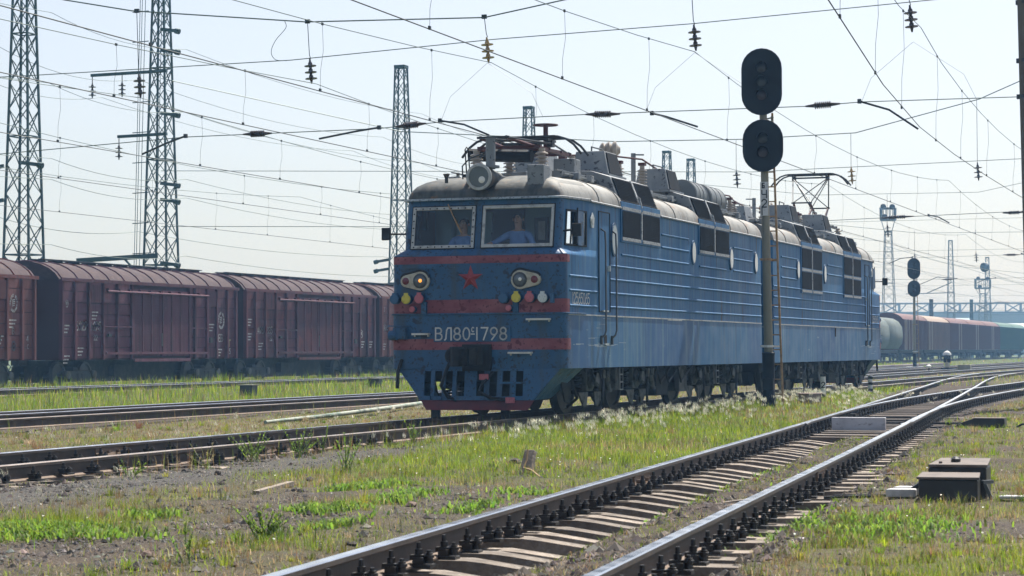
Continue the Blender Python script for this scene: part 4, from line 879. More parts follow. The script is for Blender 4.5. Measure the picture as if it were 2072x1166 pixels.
def person(label, loc, armr, arml, headturn=0):
    root = thing('person', label, 'person', loc)
    J = [((0, 0, .95), (.17, .12)), ((0, 0, 1.12), (.16, .115)), ((0, -.01, 1.32), (.19, .12)), ((0, 0, 1.44), (.13, .09)), ((0, -.01, 1.51), (.06, .06)), ((0, -.03, 1.60), (.072, .08)), ((0, -.03, 1.71), (.078, .095)), ((0, -.02, 1.78), (.05, .06)),
         ((.20, 0, 1.42), (.07, .07)), (arml[0], (.05, .05)), (arml[1], (.038, .038)), ((-.20, 0, 1.42), (.07, .07)), (armr[0], (.05, .05)), (armr[1], (.038, .038)),
         ((.10, -.02, .85), (.09, .09)), ((.11, -.32, .78), (.075, .075)), ((.11, -.34, .36), (.06, .06)), ((.11, -.42, .05), (.045, .045)), ((-.10, -.02, .85), (.09, .09)), ((-.11, -.32, .78), (.075, .075)), ((-.11, -.34, .36), (.06, .06)), ((-.11, -.42, .05), (.045, .045))]
    E_ = [(0, 1), (1, 2), (2, 3), (3, 4), (4, 5), (5, 6), (6, 7), (3, 8), (8, 9), (9, 10), (3, 11), (11, 12), (12, 13), (0, 14), (14, 15), (15, 16), (16, 17), (0, 18), (18, 19), (19, 20), (20, 21)]
    # hands: palm and five fingers
    for wi, el in ((10, arml), (13, armr)):
        d = (Vector(el[1]) - Vector(el[0])).normalized(); sx = d.cross(Vector((0, 0, 1))).normalized(); w = Vector(el[1])
        J.append((tuple(w + d * .07), (.034, .020))); pi_ = len(J) - 1; E_.append((wi, pi_))
        for k, off in enumerate((-.03, -.01, .01, .03)):
            J.append((tuple(w + d * .12 + sx * off), (.011, .011))); E_.append((pi_, len(J) - 1)); J.append((tuple(w + d * (.155 + .01 * (k in (1, 2))) + sx * off - Vector((0, 0, .025))), (.009, .009))); E_.append((len(J) - 2, len(J) - 1))
        J.append((tuple(w + d * .08 + sx * .055), (.011, .011))); E_.append((wi, len(J) - 1))
    o = skin_body('body', J, E_, root)
    for m_ in (mShirt, mSkin, mTrou): o.data.materials.append(m_)
    a1, a2 = Vector(arml[1]), Vector(armr[1])
    for p in o.data.polygons:
        c = p.center; p.use_smooth = True
        if c.z > 1.475 and abs(c.x) < .13: p.material_index = 1
        elif min((c - a1).length, (c - a2).length) < .20 or min((c - Vector(arml[0])).length, (c - Vector(armr[0])).length) < .05: p.material_index = 1
        elif c.z < .92: p.material_index = 2
    hz = 1.71
    h = MB()
    h.lathe((0, .005, hz - .02), (0, .12, 1), [(0, .093), (.04, .098), (.08, .085), (.105, .05), (.115, .01)], 14)
    obj('hair', h, mHair, root, smooth=True)
    f = MB(); f.prism([(-.014, -.115, 1.655), (.014, -.115, 1.655), (0, -.150, 1.655)], (0, 0, 0), (0, .02, .055)); obj('nose', f, mSkin, root, smooth=True)
    f = MB()
    for s in (-1, 1): f.box((s*.033, -.122, 1.715), (.026, .008, .010)); f.box((s*.035, -.124, 1.738), (.042, .008, .010))
    f.box((0, -.118, 1.625), (.05, .01, .010)); obj('eyes_and_mouth', f, mHair, root)
    for s in (-1, 1): f = MB(); f.lathe((s*.085, -.01, 1.69), (s, 0, 0), [(0, .03), (.012, .032), (.018, .02)], 8); obj('ear', f, mSkin, root)
    return root
p1 = person('driver in a light blue shirt behind the right hand windscreen', (.43, -1.34, 1.76), ((-.40, -.15, 1.28), (-.52, -.38, 1.20)), ((.32, -.12, 1.20), (.30, -.36, 1.18)))
p2 = person('assistant driver in a light blue shirt behind the left hand windscreen', (-.66, -1.15, 1.70), ((-.28, -.15, 1.16), (-.10, -.36, 1.14)), ((.30, -.1, 1.18), (.12, -.34, 1.16)))
# ------------------------------------------------------------------ boxcars
mCar = mat('boxcar_maroon', (.092, .021, .042), .8, layers=[((.118, .036, .058), (1.2, 1.2, .6), .42, .66), ((.048, .012, .022), (3, 6, .5), .5, .7), ((.12, .05, .055), (5, 5, 5), .60, .74)], bump=.2, rnd=.22)
mCarDk = mat('boxcar_dark_maroon', (.045, .015, .022), .8)
mCarR = mat('boxcar_red', (.13, .03, .028), .7, layers=[((.16, .05, .045), (1.2, 1.2, .6), .42, .7), ((.08, .025, .025), (3, 6, .5), .5, .7)], bump=.2, rnd=.2)
mCarB = mat('boxcar_brown', (.10, .036, .036), .75, layers=[((.09, .04, .035), (2, 2, .5), .45, .7)])
mCarG = mat('boxcar_green', (.025, .09, .075), .7, layers=[((.04, .11, .09), (2, 2, .5), .45, .7)])
mCarRoof = mat('boxcar_roof_oxide', (.050, .026, .029), .9, layers=[((.036, .017, .020), (1, 1, 1), .42, .62), ((.078, .048, .046), (3, 3, 3), .52, .7)], bump=.15)
mHop = mat('hopper_grey', (.085, .11, .105), .8, layers=[((.06, .08, .075), (1, 1, .4), .45, .7)])
mDoorL = mat('pale_door_post', (.34, .29, .27), .7); mDoorB = mat('door_rail_paint', (.17, .105, .10), .7)
mMark = mat('wagon_stencil_white', (.50, .47, .48), .8, layers=[((.18, .13, .14), (9, 9, 9), .45, .65)])
mMarkY = mat('wagon_stencil_yellow', (.38, .33, .16), .8)
mBogie = mat('wagon_bogie_grime', (.03, .035, .04), .85, layers=[((.06, .06, .06), (3, 3, 3), .45, .7)])
mWagWheel = mat('wagon_wheel_steel', (.075, .08, .085), .6, .3)
def wagon_bogie(root, yc):
    b = MB()
    for s in (-1, 1):
        b.prism([(s*1.0, yc - 1.1, .62), (s*1.0, yc + 1.1, .62), (s*1.0, yc + 1.1, .42), (s*1.0, yc + .45, .22), (s*1.0, yc - .45, .22), (s*1.0, yc - 1.1, .42)], (0, 0, 0), (s*.16, 0, 0))
    b.box((0, yc, .55), (2.0, .4, .4)); bo = obj('bogie', b, mBogie, root, bevel=.02)
    for y in (yc - .925, yc + .925):
        w_ = MB(); w_.cyl((-1.1, y, .475), (1.1, y, .475), .08, n=8)
        for s in (-1, 1): w_.lathe((s*.72, y, .475), (s, 0, 0), [(0, .50), (.03, .50), (.035, .475), (.13, .465), (.14, .38), (.08, .36)], 20); w_.lathe((s*1.14, y, .475), (s, 0, 0), [(0, .15), (.10, .15), (.12, .10)], 10)
        obj('wheelset', w_, mWagWheel, bo, smooth=True)
    for s in (-1, 1):
        for dy in (-.16, .16): sp_ = MB(); sp_.cyl((s*1.12, yc + dy, .25), (s*1.12, yc + dy, .52), .09, n=8); obj('bogie_spring', sp_, mBogie, bo)
def roof_arc(hw, ze, zp, n=10): return [(hw * math.sin(a), ze + (zp - ze) * (math.cos(a) - math.cos(R(70))) / (1 - math.cos(R(70)))) for a in [R(-70 + 140 * k / n) for k in range(n + 1)]]
def build_boxcar():
    root = thing('boxcar', 'maroon boxcar with louvred double doors and a roof running board', 'boxcar', group='boxcars standing in the yard')
    L = 13.9; W = 1.5; zb, zt = 1.0, 3.86
    b = MB(); b.box((0, L / 2, (zb + zt) / 2), (2 * W - .16, L - .04, zt - zb)); core = obj('body_core', b, mCarDk, root)
    POST = [.06, .94, 1.93, 2.95, 4.0, 5.09, 9.72, 10.2, 11.24, 12.1, 13.05, 13.84]
    for s in (-1, 1):
        X = s * W
        for i, y in enumerate(POST):
            b = MB(); b.box((X + s*.01, y, (zb + zt) / 2), (.16, .11, zt - zb - .04)); obj('side_post', b, mCar, root)
        for a, c in zip(POST[:-1], POST[1:]):
            if a > 5 and c < 9.8: continue
            b = MB(); y0, y1 = a + .065, c - .065
            zz = np.arange(zb + .06, zt - .05, .40)
            for z in zz: b.box((X - s*.035, (y0 + y1) / 2, z + .19), (.06, y1 - y0, .375))
            obj('side_panel', b, mCar, root)
        for y0, y1 in ((5.20, 7.30), (7.50, 9.66)):
            b = MB(); b.box((X + s*.01, (y0 + y1) / 2, (zb + zt) / 2 - .05), (.06, y1 - y0, zt - zb - .35)); d = obj('door', b, mCar, root)
            sl = MB()
            for q in range(3):
                a = y0 + (y1 - y0) * q / 3 + .08; c = y0 + (y1 - y0) * (q + 1) / 3 - .08
                for z in np.arange(1.3, 3.35, .10): sl.bar((X + s*.05, a, z), (X + s*.05, c, z), .035, .05)
            obj('door_louvre', sl, mCar, d)
            fr_ = MB()
            for q in range(4): fr_.box((X + s*.05, y0 + (y1 - y0) * q / 3, 2.35), (.06, .08, 2.3))
            obj('door_stile', fr_, mCar, d)
        b = MB(); b.cyl((X + s*.14, 3.1, 3.50), (X + s*.14, 11.2, 3.50), .045, n=8)
        for y in np.arange(3.2, 11.2, .8): b.box((X + s*.10, y, 3.56), (.12, .08, .10))
        obj('door_rail', b, mCar, root)
        b = MB(); b.bar((X + s*.08, 3.1, 1.24), (X + s*.08, 11.2, 1.24), .05, .09); b.bar((X + s*.05, 3.0, 2.22), (X + s*.05, 5.1, 2.22), .05, .05); b.bar((X + s*.05, 9.7, 2.22), (X + s*.05, 11.1, 2.22), .05, .05); obj('door_sill', b, mCar, root)
        b = MB(); b.bar((X + s*.08, 5.2, zb - .02), (X + s*.08, 9.7, zb - .02), .06, .12); obj('foot_board', b, mCar, root)
        for y in (2.42, 11.66):
            b = MB(); b.box((X + s*.03, y, 3.40), (.06, .72, .62)); obj('vent_hatch', b, mCar, root)
        b = MB(); b.box((X + s*.06, 7.4, 1.75), (.06, .08, .5)); b.box((X + s*.08, 3.35, 1.9), (.08, .2, .1)); b.box((X + s*.08, 11.5, 1.75), (.08, .2, .2)); obj('door_latch', b, mBogie, root)
    # roof
    ar = roof_arc(W + .10, 3.86, 4.52); b = MB(); b.loft([[Vector((x, -.08, z)) for x, z in ar], [Vector((x, L + .08, z)) for x, z in ar]], closed=False, capb=True, capt=True); ro_ = obj('roof', b, mCarRoof, root, smooth=True)
    for y in np.linspace(.1, L - .1, 13):
        b = MB(); b.tube([(x, y, z + .012) for x, z in ar], .035, 5); obj('roof_rib', b, mCar, ro_)
    b = MB()
    for s in (-1, 1): b.bar((s * (W + .10), -.1, 3.85), (s * (W + .10), L + .1, 3.85), .05, .12)
    obj('eave', b, mCar, ro_)
    b = MB()
    for x in (-.2, .2): b.bar((x, .8, 4.62), (x, L - .6, 4.62), .16, .03)
    for y in np.arange(1, L - .6, 1.2): b.box((0, y, 4.57), (.6, .05, .10))
    obj('running_board', b, mBogie, ro_)
    b = MB(); b.box((0, L / 2, .88), (1.0, L - .4, .22)); b.box((0, -.25, .95), (.3, .6, .25)); b.box((0, L + .25, .95), (.3, .6, .25)); b.box((.3, L / 2 - 1, .6), (.8, 1.4, .4)); b.box((0, L / 2, .5), (.9, L - 6.6, .62)); b.box((0, 1.95, .5), (.5, 3, .6)); b.box((0, L - 1.95, .5), (.5, 3, .6)); obj('underframe', b, mBogie, root)
    for y in (1.95, L - 1.95): wagon_bogie(root, y)
    b = MB()
    for y in (-.04, L + .04):
        for x in (-.3, .3): b.bar((x, y, 1.0), (x, y, 3.9), .04)
        for z in np.arange(1.2, 3.9, .35): b.bar((-.3, y, z), (.3, y, z), .03)
    obj('end_ladder', b, mCar, root)
    return root
def markings(root, L, sets, W=1.5):
    """stencilled marks on the near side; sets: (text, y, z, height)"""
    X = W + .001
    for t, y, z, h in sets:
        b = MB(); th = h * .17
        if t == 'ring':
            for k in range(16):
                if k in (3, 9): continue
                a0, a1 = R(22.5 * k), R(22.5 * k + 18); c = lambda a, r: (X, y + math.cos(a) * r * .8, z + math.sin(a) * r)
                b.quad(c(a0, h), c(a1, h), c(a1, h * .68), c(a0, h * .68))
            for k in range(4): b.bar((X, y - h * .35, z - h * .3 + k * h * .2), (X, y + h * .25, z - h * .2 + k * h * .2), .004, .035)
        elif t == 'lines':
            for k in range(3): b.quad((X, y, z - k * .12), (X, y + .45 - .08 * k, z - k * .12), (X, y + .45 - .08 * k, z - k * .12 + .05), (X, y, z - k * .12 + .05))
        else: lettering(b, t, (X, y, z), (0, 1, 0), (0, 0, 1), h, th, .15)
        o = obj('stencil_marking', b, mMarkY if t == 'G' else mMark, root)
car0 = build_boxcar(); car0.location = (-29, 30.53, -.1)
tag(car0, 'maroon boxcar whose side reads 2629 3695, with louvred doors, left of the locomotive', 'boxcar', 'boxcars standing in the yard')
carA = copy_tree(car0, swap={mCar: mCarR}); carA.location = (-29, 14.9, -.1); tag(carA, 'bright red boxcar cut off by the left edge, with white round emblem', 'boxcar', 'boxcars standing in the yard')
mCarC = mat('boxcar_maroon_patched', (.105, .024, .036), .8, layers=[((.075, .022, .040), (.8, .8, .5), .44, .60), ((.15, .030, .035), (1.6, 1.6, .9), .58, .66), ((.05, .014, .022), (3, 6, .5), .5, .7)], bump=.2, rnd=.25)
carC = copy_tree(car0, swap={mCar: mCarC}); carC.location = (-29, 45.28, -.1); 
tag(carC, 'patchy red and maroon boxcar between the numbered one and the locomotive nose', 'boxcar', 'boxcars standing in the yard')
carD = copy_tree(car0, swap={mCar: mCarR}); carD.location = (-29, 60.03, -.1); tag(carD, 'red boxcar mostly hidden behind the nose of the locomotive', 'boxcar', 'boxcars standing in the yard')
markings(car0, 13.9, [('2629', 1.03, 2.08, .29), ('3695', 2.03, 2.08, .29), ('22', 2.35, 1.72, .18), ('ring', 12.58, 2.55, .36), ('EB', 12.35, 1.70, .28), ('lines', .2, 2.2, .2), ('lines', 1.2, 1.40, .2), ('lines', 2.2, 2.7, .2), ('lines', 11.5, 2.35, .2), ('G', 13.3, 1.5, .26), ('5', 13.3, 1.2, .2), ('ring', .45, 3.0, .14), ('lines', 12.2, 1.35, .1), ('lines', .2, 1.12, .1)])
markings(carA, 13.9, [('ring', 12.58, 2.95, .32), ('lines', 12.3, 2.35, .2), ('B', 12.5, 1.9, .2), ('8', 12.5, 1.35, .3), ('4', 13.4, 1.65, .2), ('c', 13.45, 1.4, .15), ('lines', 11.5, 1.8, .2)])
markings(carC, 13.9, [('2498', 1.03, 2.05, .27), ('835', 2.10, 2.05, .27), ('22', 2.4, 1.75, .18), ('lines', .25, 2.6, .2), ('lines', .25, 2.0, .2), ('lines', 1.3, 1.6, .2), ('ring', 12.4, 2.1, .2), ('lines', 12.3, 1.7, .2), ('lines', 13.3, 1.7, .1)])
markings(carD, 13.9, [('2486', .2, 2.3, .25), ('lines', .2, 1.6, .2), ('3', .4, 3.2, .2)])
# distant wagons on the next track
def far_wagon(label, y, L, body, roof, posts=(), hopper=False, door=False, cat='boxcar'):
    root = thing('hopper_wagon' if hopper else 'boxcar', label, cat, (-21.6, y, .15), group='distant wagons beyond the locomotive')
    W = 1.5; b = MB()
    if hopper:
        pr = [(1.15, 1.1), (1.5, 1.6), (1.58, 2.3), (1.5, 3.1), (1.2, 3.6), (.7, 3.9), (0, 4.0)]; pr = pr + [(-x, z) for x, z in reversed(pr[:-1])]
        for k in range(2):
            y0, y1 = k * L / 2 + .05, (k + 1) * L / 2 - .05; sh = lambda yy, q: [Vector((x * q, yy, 1.0 + (z - 1.0) * q)) for x, z in pr]
            b.loft([sh(y0, .95), sh(y0 + .2, 1), sh(y1 - .2, 1), sh(y1, .95)], capb=True, capt=True)
        obj('barrel', b, body, root, smooth=True)
    else:
        b.box((0, L / 2, 2.43), (2 * W - .04, L, 2.86)); obj('body', b, body, root)
        ar = roof_arc(W + .08, 3.86, 4.5); b = MB(); b.loft([[Vector((x, -.05, z)) for x, z in ar], [Vector((x, L + .05, z)) for x, z in ar]], closed=False, capb=True, capt=True); obj('roof', b, roof, root, smooth=True)
        n = 17
        for k in range(n + 1):
            yk = .08 + (L - .16) * k / n; b = MB(); b.box((W + .03, yk, 2.43), (.10, .10, 2.84)); obj('side_post', b, mDoorL if k in posts else body, root)
        if door: b = MB(); b.box((W + .04, L / 2, 2.35), (.05, 2.2, 2.5)); obj('door', b, body, root)
    b = MB(); b.box((0, L / 2, .85), (2.2, L - .2, .28)); obj('underframe', b, mBogie, root)
    for yy in (1.9, L - 1.9): wagon_bogie(root, yy)
    return root
mCarP = mat('boxcar_faded_brown', (.19, .12, .105), .75, layers=[((.13, .09, .085), (2, 2, .5), .45, .7)])
mRoofP = mat('boxcar_pale_roof', (.26, .20, .16), .8)
far_wagon('grey cement hopper showing just past the rear of the locomotive', 154.3, 14.5, mHop, mHop, hopper=True, cat='hopper wagon')
far_wagon('ribbed brown boxcar next after the grey hopper, behind the far signal mast', 169.3, 14.6, mCarB, mCarB, posts=(1, 2, 4, 6))
far_wagon('faded brown boxcar with a pale cream roof beyond the far signal mast', 184.6, 15.0, mCarP, mRoofP, posts=(1, 3))
far_wagon('maroon boxcar with one pale door frame, left of two like it', 200.4, 14.6, mCarB, mCarB, posts=(8, 10))
far_wagon('maroon boxcar with one pale door frame, middle of three like it', 215.6, 14.6, mCarB, mCarB, posts=(7, 9))
far_wagon('maroon boxcar with pale door frame touching the green boxcar', 230.8, 13.4, mCarB, mCarB, posts=(7, 9))
far_wagon('green boxcar at the far end of the distant maroon row', 245.0, 14.6, mCarG, mCarG)
far_wagon('green boxcar cut off by the right edge of the view', 260.2, 14.6, mCarG, mCarG)
# ------------------------------------------------------------------ signals
mPlateW = mat('plate_white', (.62, .63, .64), .6, layers=[((.42, .42, .42), (8, 8, 8), .5, .7)])
def capsule(cx, cz, w, h, n=12):
    r = w / 2; k = h / 2 - r
    return [(cx + r * math.cos(R(180 * i / n)), cz + k + r * math.sin(R(180 * i / n))) for i in range(n + 1)] + [(cx - r * math.cos(R(180 * i / n)), cz - k - r * math.sin(R(180 * i / n))) for i in range(n + 1)]
def signal(label, loc, detail=True, lean=-.09):
    root = thing('signal_mast', label, 'railway signal', loc, rz=.12, group='two headed light signals')
    b = MB(); b.cyl((0, 0, 1.02), (lean, 0, 7.45), .10, .075, 14); obj('mast', b, mConc, root, smooth=True)
    b = MB(); b.lathe((0, 0, -.25), (0, 0, 1), [(0, .18), (.3, .15), (.32, .135), (1.22, .135), (1.28, .145), (1.30, .11)], 14); b.box((0, -.14, .35), (.22, .1, .25)); obj('base_socket', b, mSigBlk, root, smooth=True)
    for cz, h, n in ((6.96, 1.45, 3), (5.56, 1.13, 2)):
        x0 = lean * cz / 7.45
        b = MB(); b.prism([(x, -.22, z) for x, z in capsule(x0, cz, .865, h)], (0, 0, 0), (0, .02, 0)); hd = obj('background_plate', b, mSigBlk, root)
        b = MB(); b.tube([(x, -.22, z) for x, z in capsule(x0, cz, .865, h)] + [(x0 + .4325, -.22, cz + h / 2 - .4325)], .012, 5); obj('plate_rim', b, mSigBlk, hd)
        b = MB(); b.box((x0, -.12, cz), (.30, .18, h - .5)); b.bar((x0, -.1, cz), (x0, .05, cz), .1); obj('lamp_housing', b, mSigBlk, hd, bevel=.02)
        for k in range(n):
            z = cz + (k - (n - 1) / 2) * .30
            b = MB(); b.lathe((x0, -.225, z), (0, -1, 0), [(0, .115), (.02, .11), (.03, .08), (.035, .02)], 16); obj('lens', b, mat('signal_lens_%d' % k, ((.022, .010, .012), (.014, .018, .017), (.02, .02, .022))[k % 3], .15), hd, smooth=True)
            b = MB(); N = 12; A = [R(-20 + 220 * i / N) for i in range(N + 1)]
            b.loft([[Vector((x0 + .135 * math.cos(a), -.22, z + .135 * math.sin(a))) for a in A], [Vector((x0 + .125 * math.cos(a), -.22 - .10 - .20 * max(0, math.sin(a)), z + .125 * math.sin(a))) for a in A]], closed=False); ho = obj('lens_hood', b, mSigBlk, hd, smooth=True); md = ho.modifiers.new('solid', 'SOLIDIFY'); md.thickness = .006
    b = MB(); b.bar((lean * .85 + .02, 0, 6.15), (lean * .85 + .22, .05, 6.20), .06, .03); b.box((lean * .85 + .19, .05, 6.12), (.05, .05, .22)); obj('ladder_bracket', b, mConc, root)
    if detail:
        pl = MB(); pl.box((lean * .6, -.13, 4.40), (.175, .012, .74)); po = obj('name_plate', pl, mPlateW, root)
        t = MB()
        for ch, z in (('b', 4.64), ('H', 4.42), ('2', 4.22), ('G', 4.05)): lettering(t, ch, (lean * .6 - .05, -.139, z), (1, 0, 0), (0, 0, 1), .165 if ch != 'b' else .10, .024, .2)
        obj('plate_lettering', t, mBlk, po)
    # ladder
    lad = MB(); foot = Vector((.31, -.02, -.2)); top = Vector((lean + .20, .12, 6.3)); f2 = foot + Vector((-.30, .16, 0)); t2 = top + Vector((-.26, 0, 0))
    lad.bar(foot, top, .045, .05); lad.bar(f2, t2, .04, .04); lo = obj('ladder_stile', lad, mRust, root)
    for k in range(1, 20):
        b = MB(); t = k / 20; b.bar(f2.lerp(t2, t), foot.lerp(top, t), .026); obj('ladder_rung', b, mRust, lo)
    for z in (3.05, 1.15):
        b = MB(); b.lathe((lean * z / 7.45, 0, z), (0, 0, 1), [(0, .125), (.05, .125)], 12); b.bar((-.16, -.12, z + .03), (.22, .10, z + .02), .035); obj('mast_clamp', b, mRust if z > 2 else mPlateW, root)
    return root
signal('tall two headed signal mast with rusty ladder in front of the locomotive side', (2.45, 9.62, .05))
s2 = signal('smaller two headed signal mast far away at right of the locomotive', (-11.1, 117.8, -.15), detail=False, lean=.0)
b = MB(); b.box((0, 0, -.05), (1.1, 1.1, .35)); obj('concrete_footing', b, mPlateW, s2)
# dwarf signal
ds = thing('dwarf_signal', 'short black dwarf signal on a cream column beside the far tracks', 'railway signal', (-6.35, 99.9, -.24))
b = MB(); b.cyl((0, 0, .3), (0, 0, .85), .17, .15, 10); obj('column', b, mat('cream_post', (.42, .38, .28), .7), ds)
b = MB(); b.box((0, 0, .82), (.42, .3, .45)); b.cyl((0, -.15, .95), (0, -.35, .95), .13, n=10); obj('lamp_head', b, mSigBlk, ds, bevel=.04)
b = MB(); b.lathe((0, 0, 1.05), (0, 0, 1), [(0, .26), (.12, .24), (.24, .12), (.27, .02)], 12); obj('cap', b, mPlateW, ds, smooth=True)
b = MB(); b.box((.15, 0, .12), (1.0, .5, .34)); obj('base_block', b, mUnder, ds, bevel=.03)
o = MB(); o.box((0, 0, .25), (.75, .6, .5)); q = obj('relay_box', o, mConc, bevel=.03); q.location = (-4.9, 96.9, -.25); tag(q, 'square concrete relay box right of the dwarf signal', 'relay box')
pl_ = thing('point_lamp', 'tiny red and white point lamp left of the dwarf signal', 'lamp', (-6.9, 96, -.24))
b = MB(); b.cyl((0, 0, 0), (0, 0, .35), .05); obj('stem', b, mRedM, pl_); b = MB(); b.lathe((0, 0, .30), (0, 0, 1), [(0, .10), (.05, .16), (.12, .16), (.2, .05)], 10); obj('lamp_cap', b, mPlateW, pl_)
o = MB(); o.box((0, 25, .1), (.5, 50, .42)); q = obj('cable_trough', o, mat('trough_concrete', (.14, .11, .13), .8, layers=[((.2, .17, .18), (1, .3, 1), .45, .7)]), bevel=.02); q.location = (-12.2, 88, -.2); tag(q, 'long low dark concrete cable trough behind the far signal base', 'cable trough')
# ------------------------------------------------------------------ lattice masts
def lattice(label, x, y, h, wb=1.34, wt=.52, m=None, z0=-.2, panels=None, cat='lattice mast', group='lattice masts of the overhead line', leg=.075):
    m = m or mTower; root = thing('lattice_mast', label, cat, (x, y, z0), rz=.0, group=group)
    panels = panels or int(h / 1.05); C4 = ((-1, -1), (1, -1), (1, 1), (-1, 1)); W = lambda z: (wb + (wt - wb) * z / h) / 2
    for cx, cy in C4:
        b = MB(); b.bar((cx * W(0), cy * W(0), 0), (cx * W(h), cy * W(h), h), leg, leg); obj('leg', b, m, root)
    zs = [0]
    for k in range(panels): zs.append(zs[-1] + 1.25 - .55 * k / panels)
    zs = [z * h / zs[-1] for z in zs]
    for f in range(4):
        (ax, ay), (bx_, by_) = C4[f], C4[(f + 1) % 4]; b = MB()
        for k in range(panels):
            z0_, z1 = zs[k], zs[k + 1]; p = lambda cx, cy, z: (cx * W(z), cy * W(z), z)
            b.bar(p(ax, ay, z0_), p(bx_, by_, z1), leg * .5, leg * .35); b.bar(p(bx_, by_, z0_), p(ax, ay, z1), leg * .5, leg * .35)
            if k % 4 == 0: b.bar(p(ax, ay, z0_), p(bx_, by_, z0_), leg * .8, leg * .6)
        obj('bracing', b, m, root)
    b = MB(); b.box((0, 0, h + .03), (wt + .1, wt + .1, .16)); obj('head_frame', b, m, root)
    return root
def disc_insulator(mb, top, bot, n=3, r=.13):
    top, bot = Vector(top), Vector(bot); d = bot - top; L = d.length; d /= L; prof = [(0, .02)]
    for k in range(n):
        t = L * (.12 + .76 * k / n); u = L * .76 / n; prof += [(t, .03), (t + u * .25, .055), (t + u * .5, .055), (t + u * .62, r), (t + u * .74, r), (t + u * .78, .045), (t + u * .98, .035)]
    prof += [(L, .018)]; mb.lathe(top, d, prof, 12)
T = {}
T[1] = lattice('leftmost tall lattice mast behind the red boxcars', -32.5, 36.3, 17)
T[2] = lattice('second lattice mast from the left, with cross arms and hanging insulators', -32.5, 47.4, 17)
T[3] = lattice('lattice mast rising just left of the locomotive cab', -32.5, 75.2, 17)
T[4] = lattice('lattice mast top showing above the lowered front pantograph', -32.5, 97.2, 17)
T[5] = lattice('lattice mast top above the locomotive roof, left of a close pair', -32.5, 131.3, 17)
T[6] = lattice('lattice mast top above the locomotive roof, right of a close pair', -32.5, 138.9, 17)
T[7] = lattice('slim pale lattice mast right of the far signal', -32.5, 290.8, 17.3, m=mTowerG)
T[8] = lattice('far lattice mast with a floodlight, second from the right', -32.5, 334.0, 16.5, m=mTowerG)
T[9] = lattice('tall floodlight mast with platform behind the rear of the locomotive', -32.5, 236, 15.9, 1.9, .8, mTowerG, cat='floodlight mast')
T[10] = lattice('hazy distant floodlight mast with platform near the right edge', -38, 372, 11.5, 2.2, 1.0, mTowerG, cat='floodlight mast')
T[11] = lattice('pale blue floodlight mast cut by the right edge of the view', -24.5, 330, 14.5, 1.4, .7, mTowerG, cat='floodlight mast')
def platform(t, h, w, hh):
    b = MB(); b.box((0, 0, h), (w, w, .25)); 
    for k in range(5):
        for s in (-1, 1): b.bar((-w/2 + w * k / 4, s * w / 2, h), (-w/2 + w * k / 4, s * w / 2, h + hh), .08); b.bar((s * w / 2, -w/2 + w * k / 4, h), (s * w / 2, -w/2 + w * k / 4, h + hh), .08)
    for s in (-1, 1): b.bar((-w/2, s*w/2, h + hh), (w/2, s*w/2, h + hh), .16); b.bar((s*w/2, -w/2, h + hh), (s*w/2, w/2, h + hh), .16)
    for s in (-1, 1): b.bar((s * .4, 0, h - 1.6), (s * w / 2, 0, h), .08)
    obj('platform', b, mTowerG, t)
    for x, z in ((-w * .3, hh + .35), (w * .35, hh + .3), (-w * .2, .5)):
        b = MB(); b.lathe((x, -.5, h + z), (.2, -1, -.4), [(0, .12), (.25, .34), (.5, .36), (.52, .3)], 10); b.bar((x, -.3, h + z), (x, -.3, h + z - .5), .08); obj('floodlight', b, mDarkS, t)
platform(T[9], 17.4, 1.7, 1.4); platform(T[10], 12.5, 2.6, 1.6); platform(T[11], 15.4, 1.5, 1.4)
b = MB(); b.lathe((0, -.6, 15.0), (-.6, -1, -.2), [(0, .3), (.4, .8), (.8, .8), (.85, .6)], 12); obj('floodlight', b, mDarkS, T[8])
# arms and insulators on masts
def arm(t, z, x0, x1, drops=(), m=None):
    b = MB(); b.bar((x0, -.9, z), (x1, -.9, z + .04), .14, .12); obj('cross_arm', b, m or mTower, t)
    for dx in drops:
        b = MB(); b.bar((dx, -.9, z), (dx, -.9, z - .3), .03); disc_insulator(b, (dx, -.9, z - .3), (dx, -.9, z - 1.0), 3, .16); obj('insulator', b, mInsD, t)
arm(T[2], 13.35, -2.9, .75, (-2.85, -1.4)); arm(T[2], 10.65, -1.6, .75, (-1.55,)); 
b = MB(); b.bar((-3.6, -.9, 5.35), (.3, -.9, 5.5), .10, .2); b.bar((-1.3, -.9, 5.4), (.0, -.9, 4.2), .08); obj('cantilever', b, mTower, T[2])
b = MB(); b.bar((-3.0, -.9, 4.95), (.3, -.9, 5.05), .10, .16); b.bar((-.9, -.9, 5.0), (.0, -.9, 3.9), .08); obj('cantilever', b, mTower, T[3])
for t, z, s in ((T[1], 7.2, -1), (T[1], 8.5, -1), (T[1], 8.6, 1), (T[2], 8.6, 1), (T[2], 7.9, 1), (T[2], 5.2, 1), (T[2], 11.6, 1), (T[2], 15.2, 1), (T[2], 14.3, 1), (T[3], 4.5, -1), (T[3], 5.9, -1), (T[3], 6.4, -1)):
    b = MB(); b.bar((s*.4, -.8, z), (s*1.25, -.8, z - .12), .10, .14); b.cyl((s*1.1, -.8, z - .1), (s*1.3, -.8, z - .15), .12, n=8); obj('line_bracket', b, mTower, t)
b = MB()
for x in (-.95, -.85, -.7, .1): b.bar((x, -.8, 2), (x + .25, -.55, 17), .02)
for z in np.arange(3, 17, 1.3): b.bar((-.95, -.8, z), (-.2, -.75, z + .03), .035)
obj('mast_ladder', b, mTower, T[2])
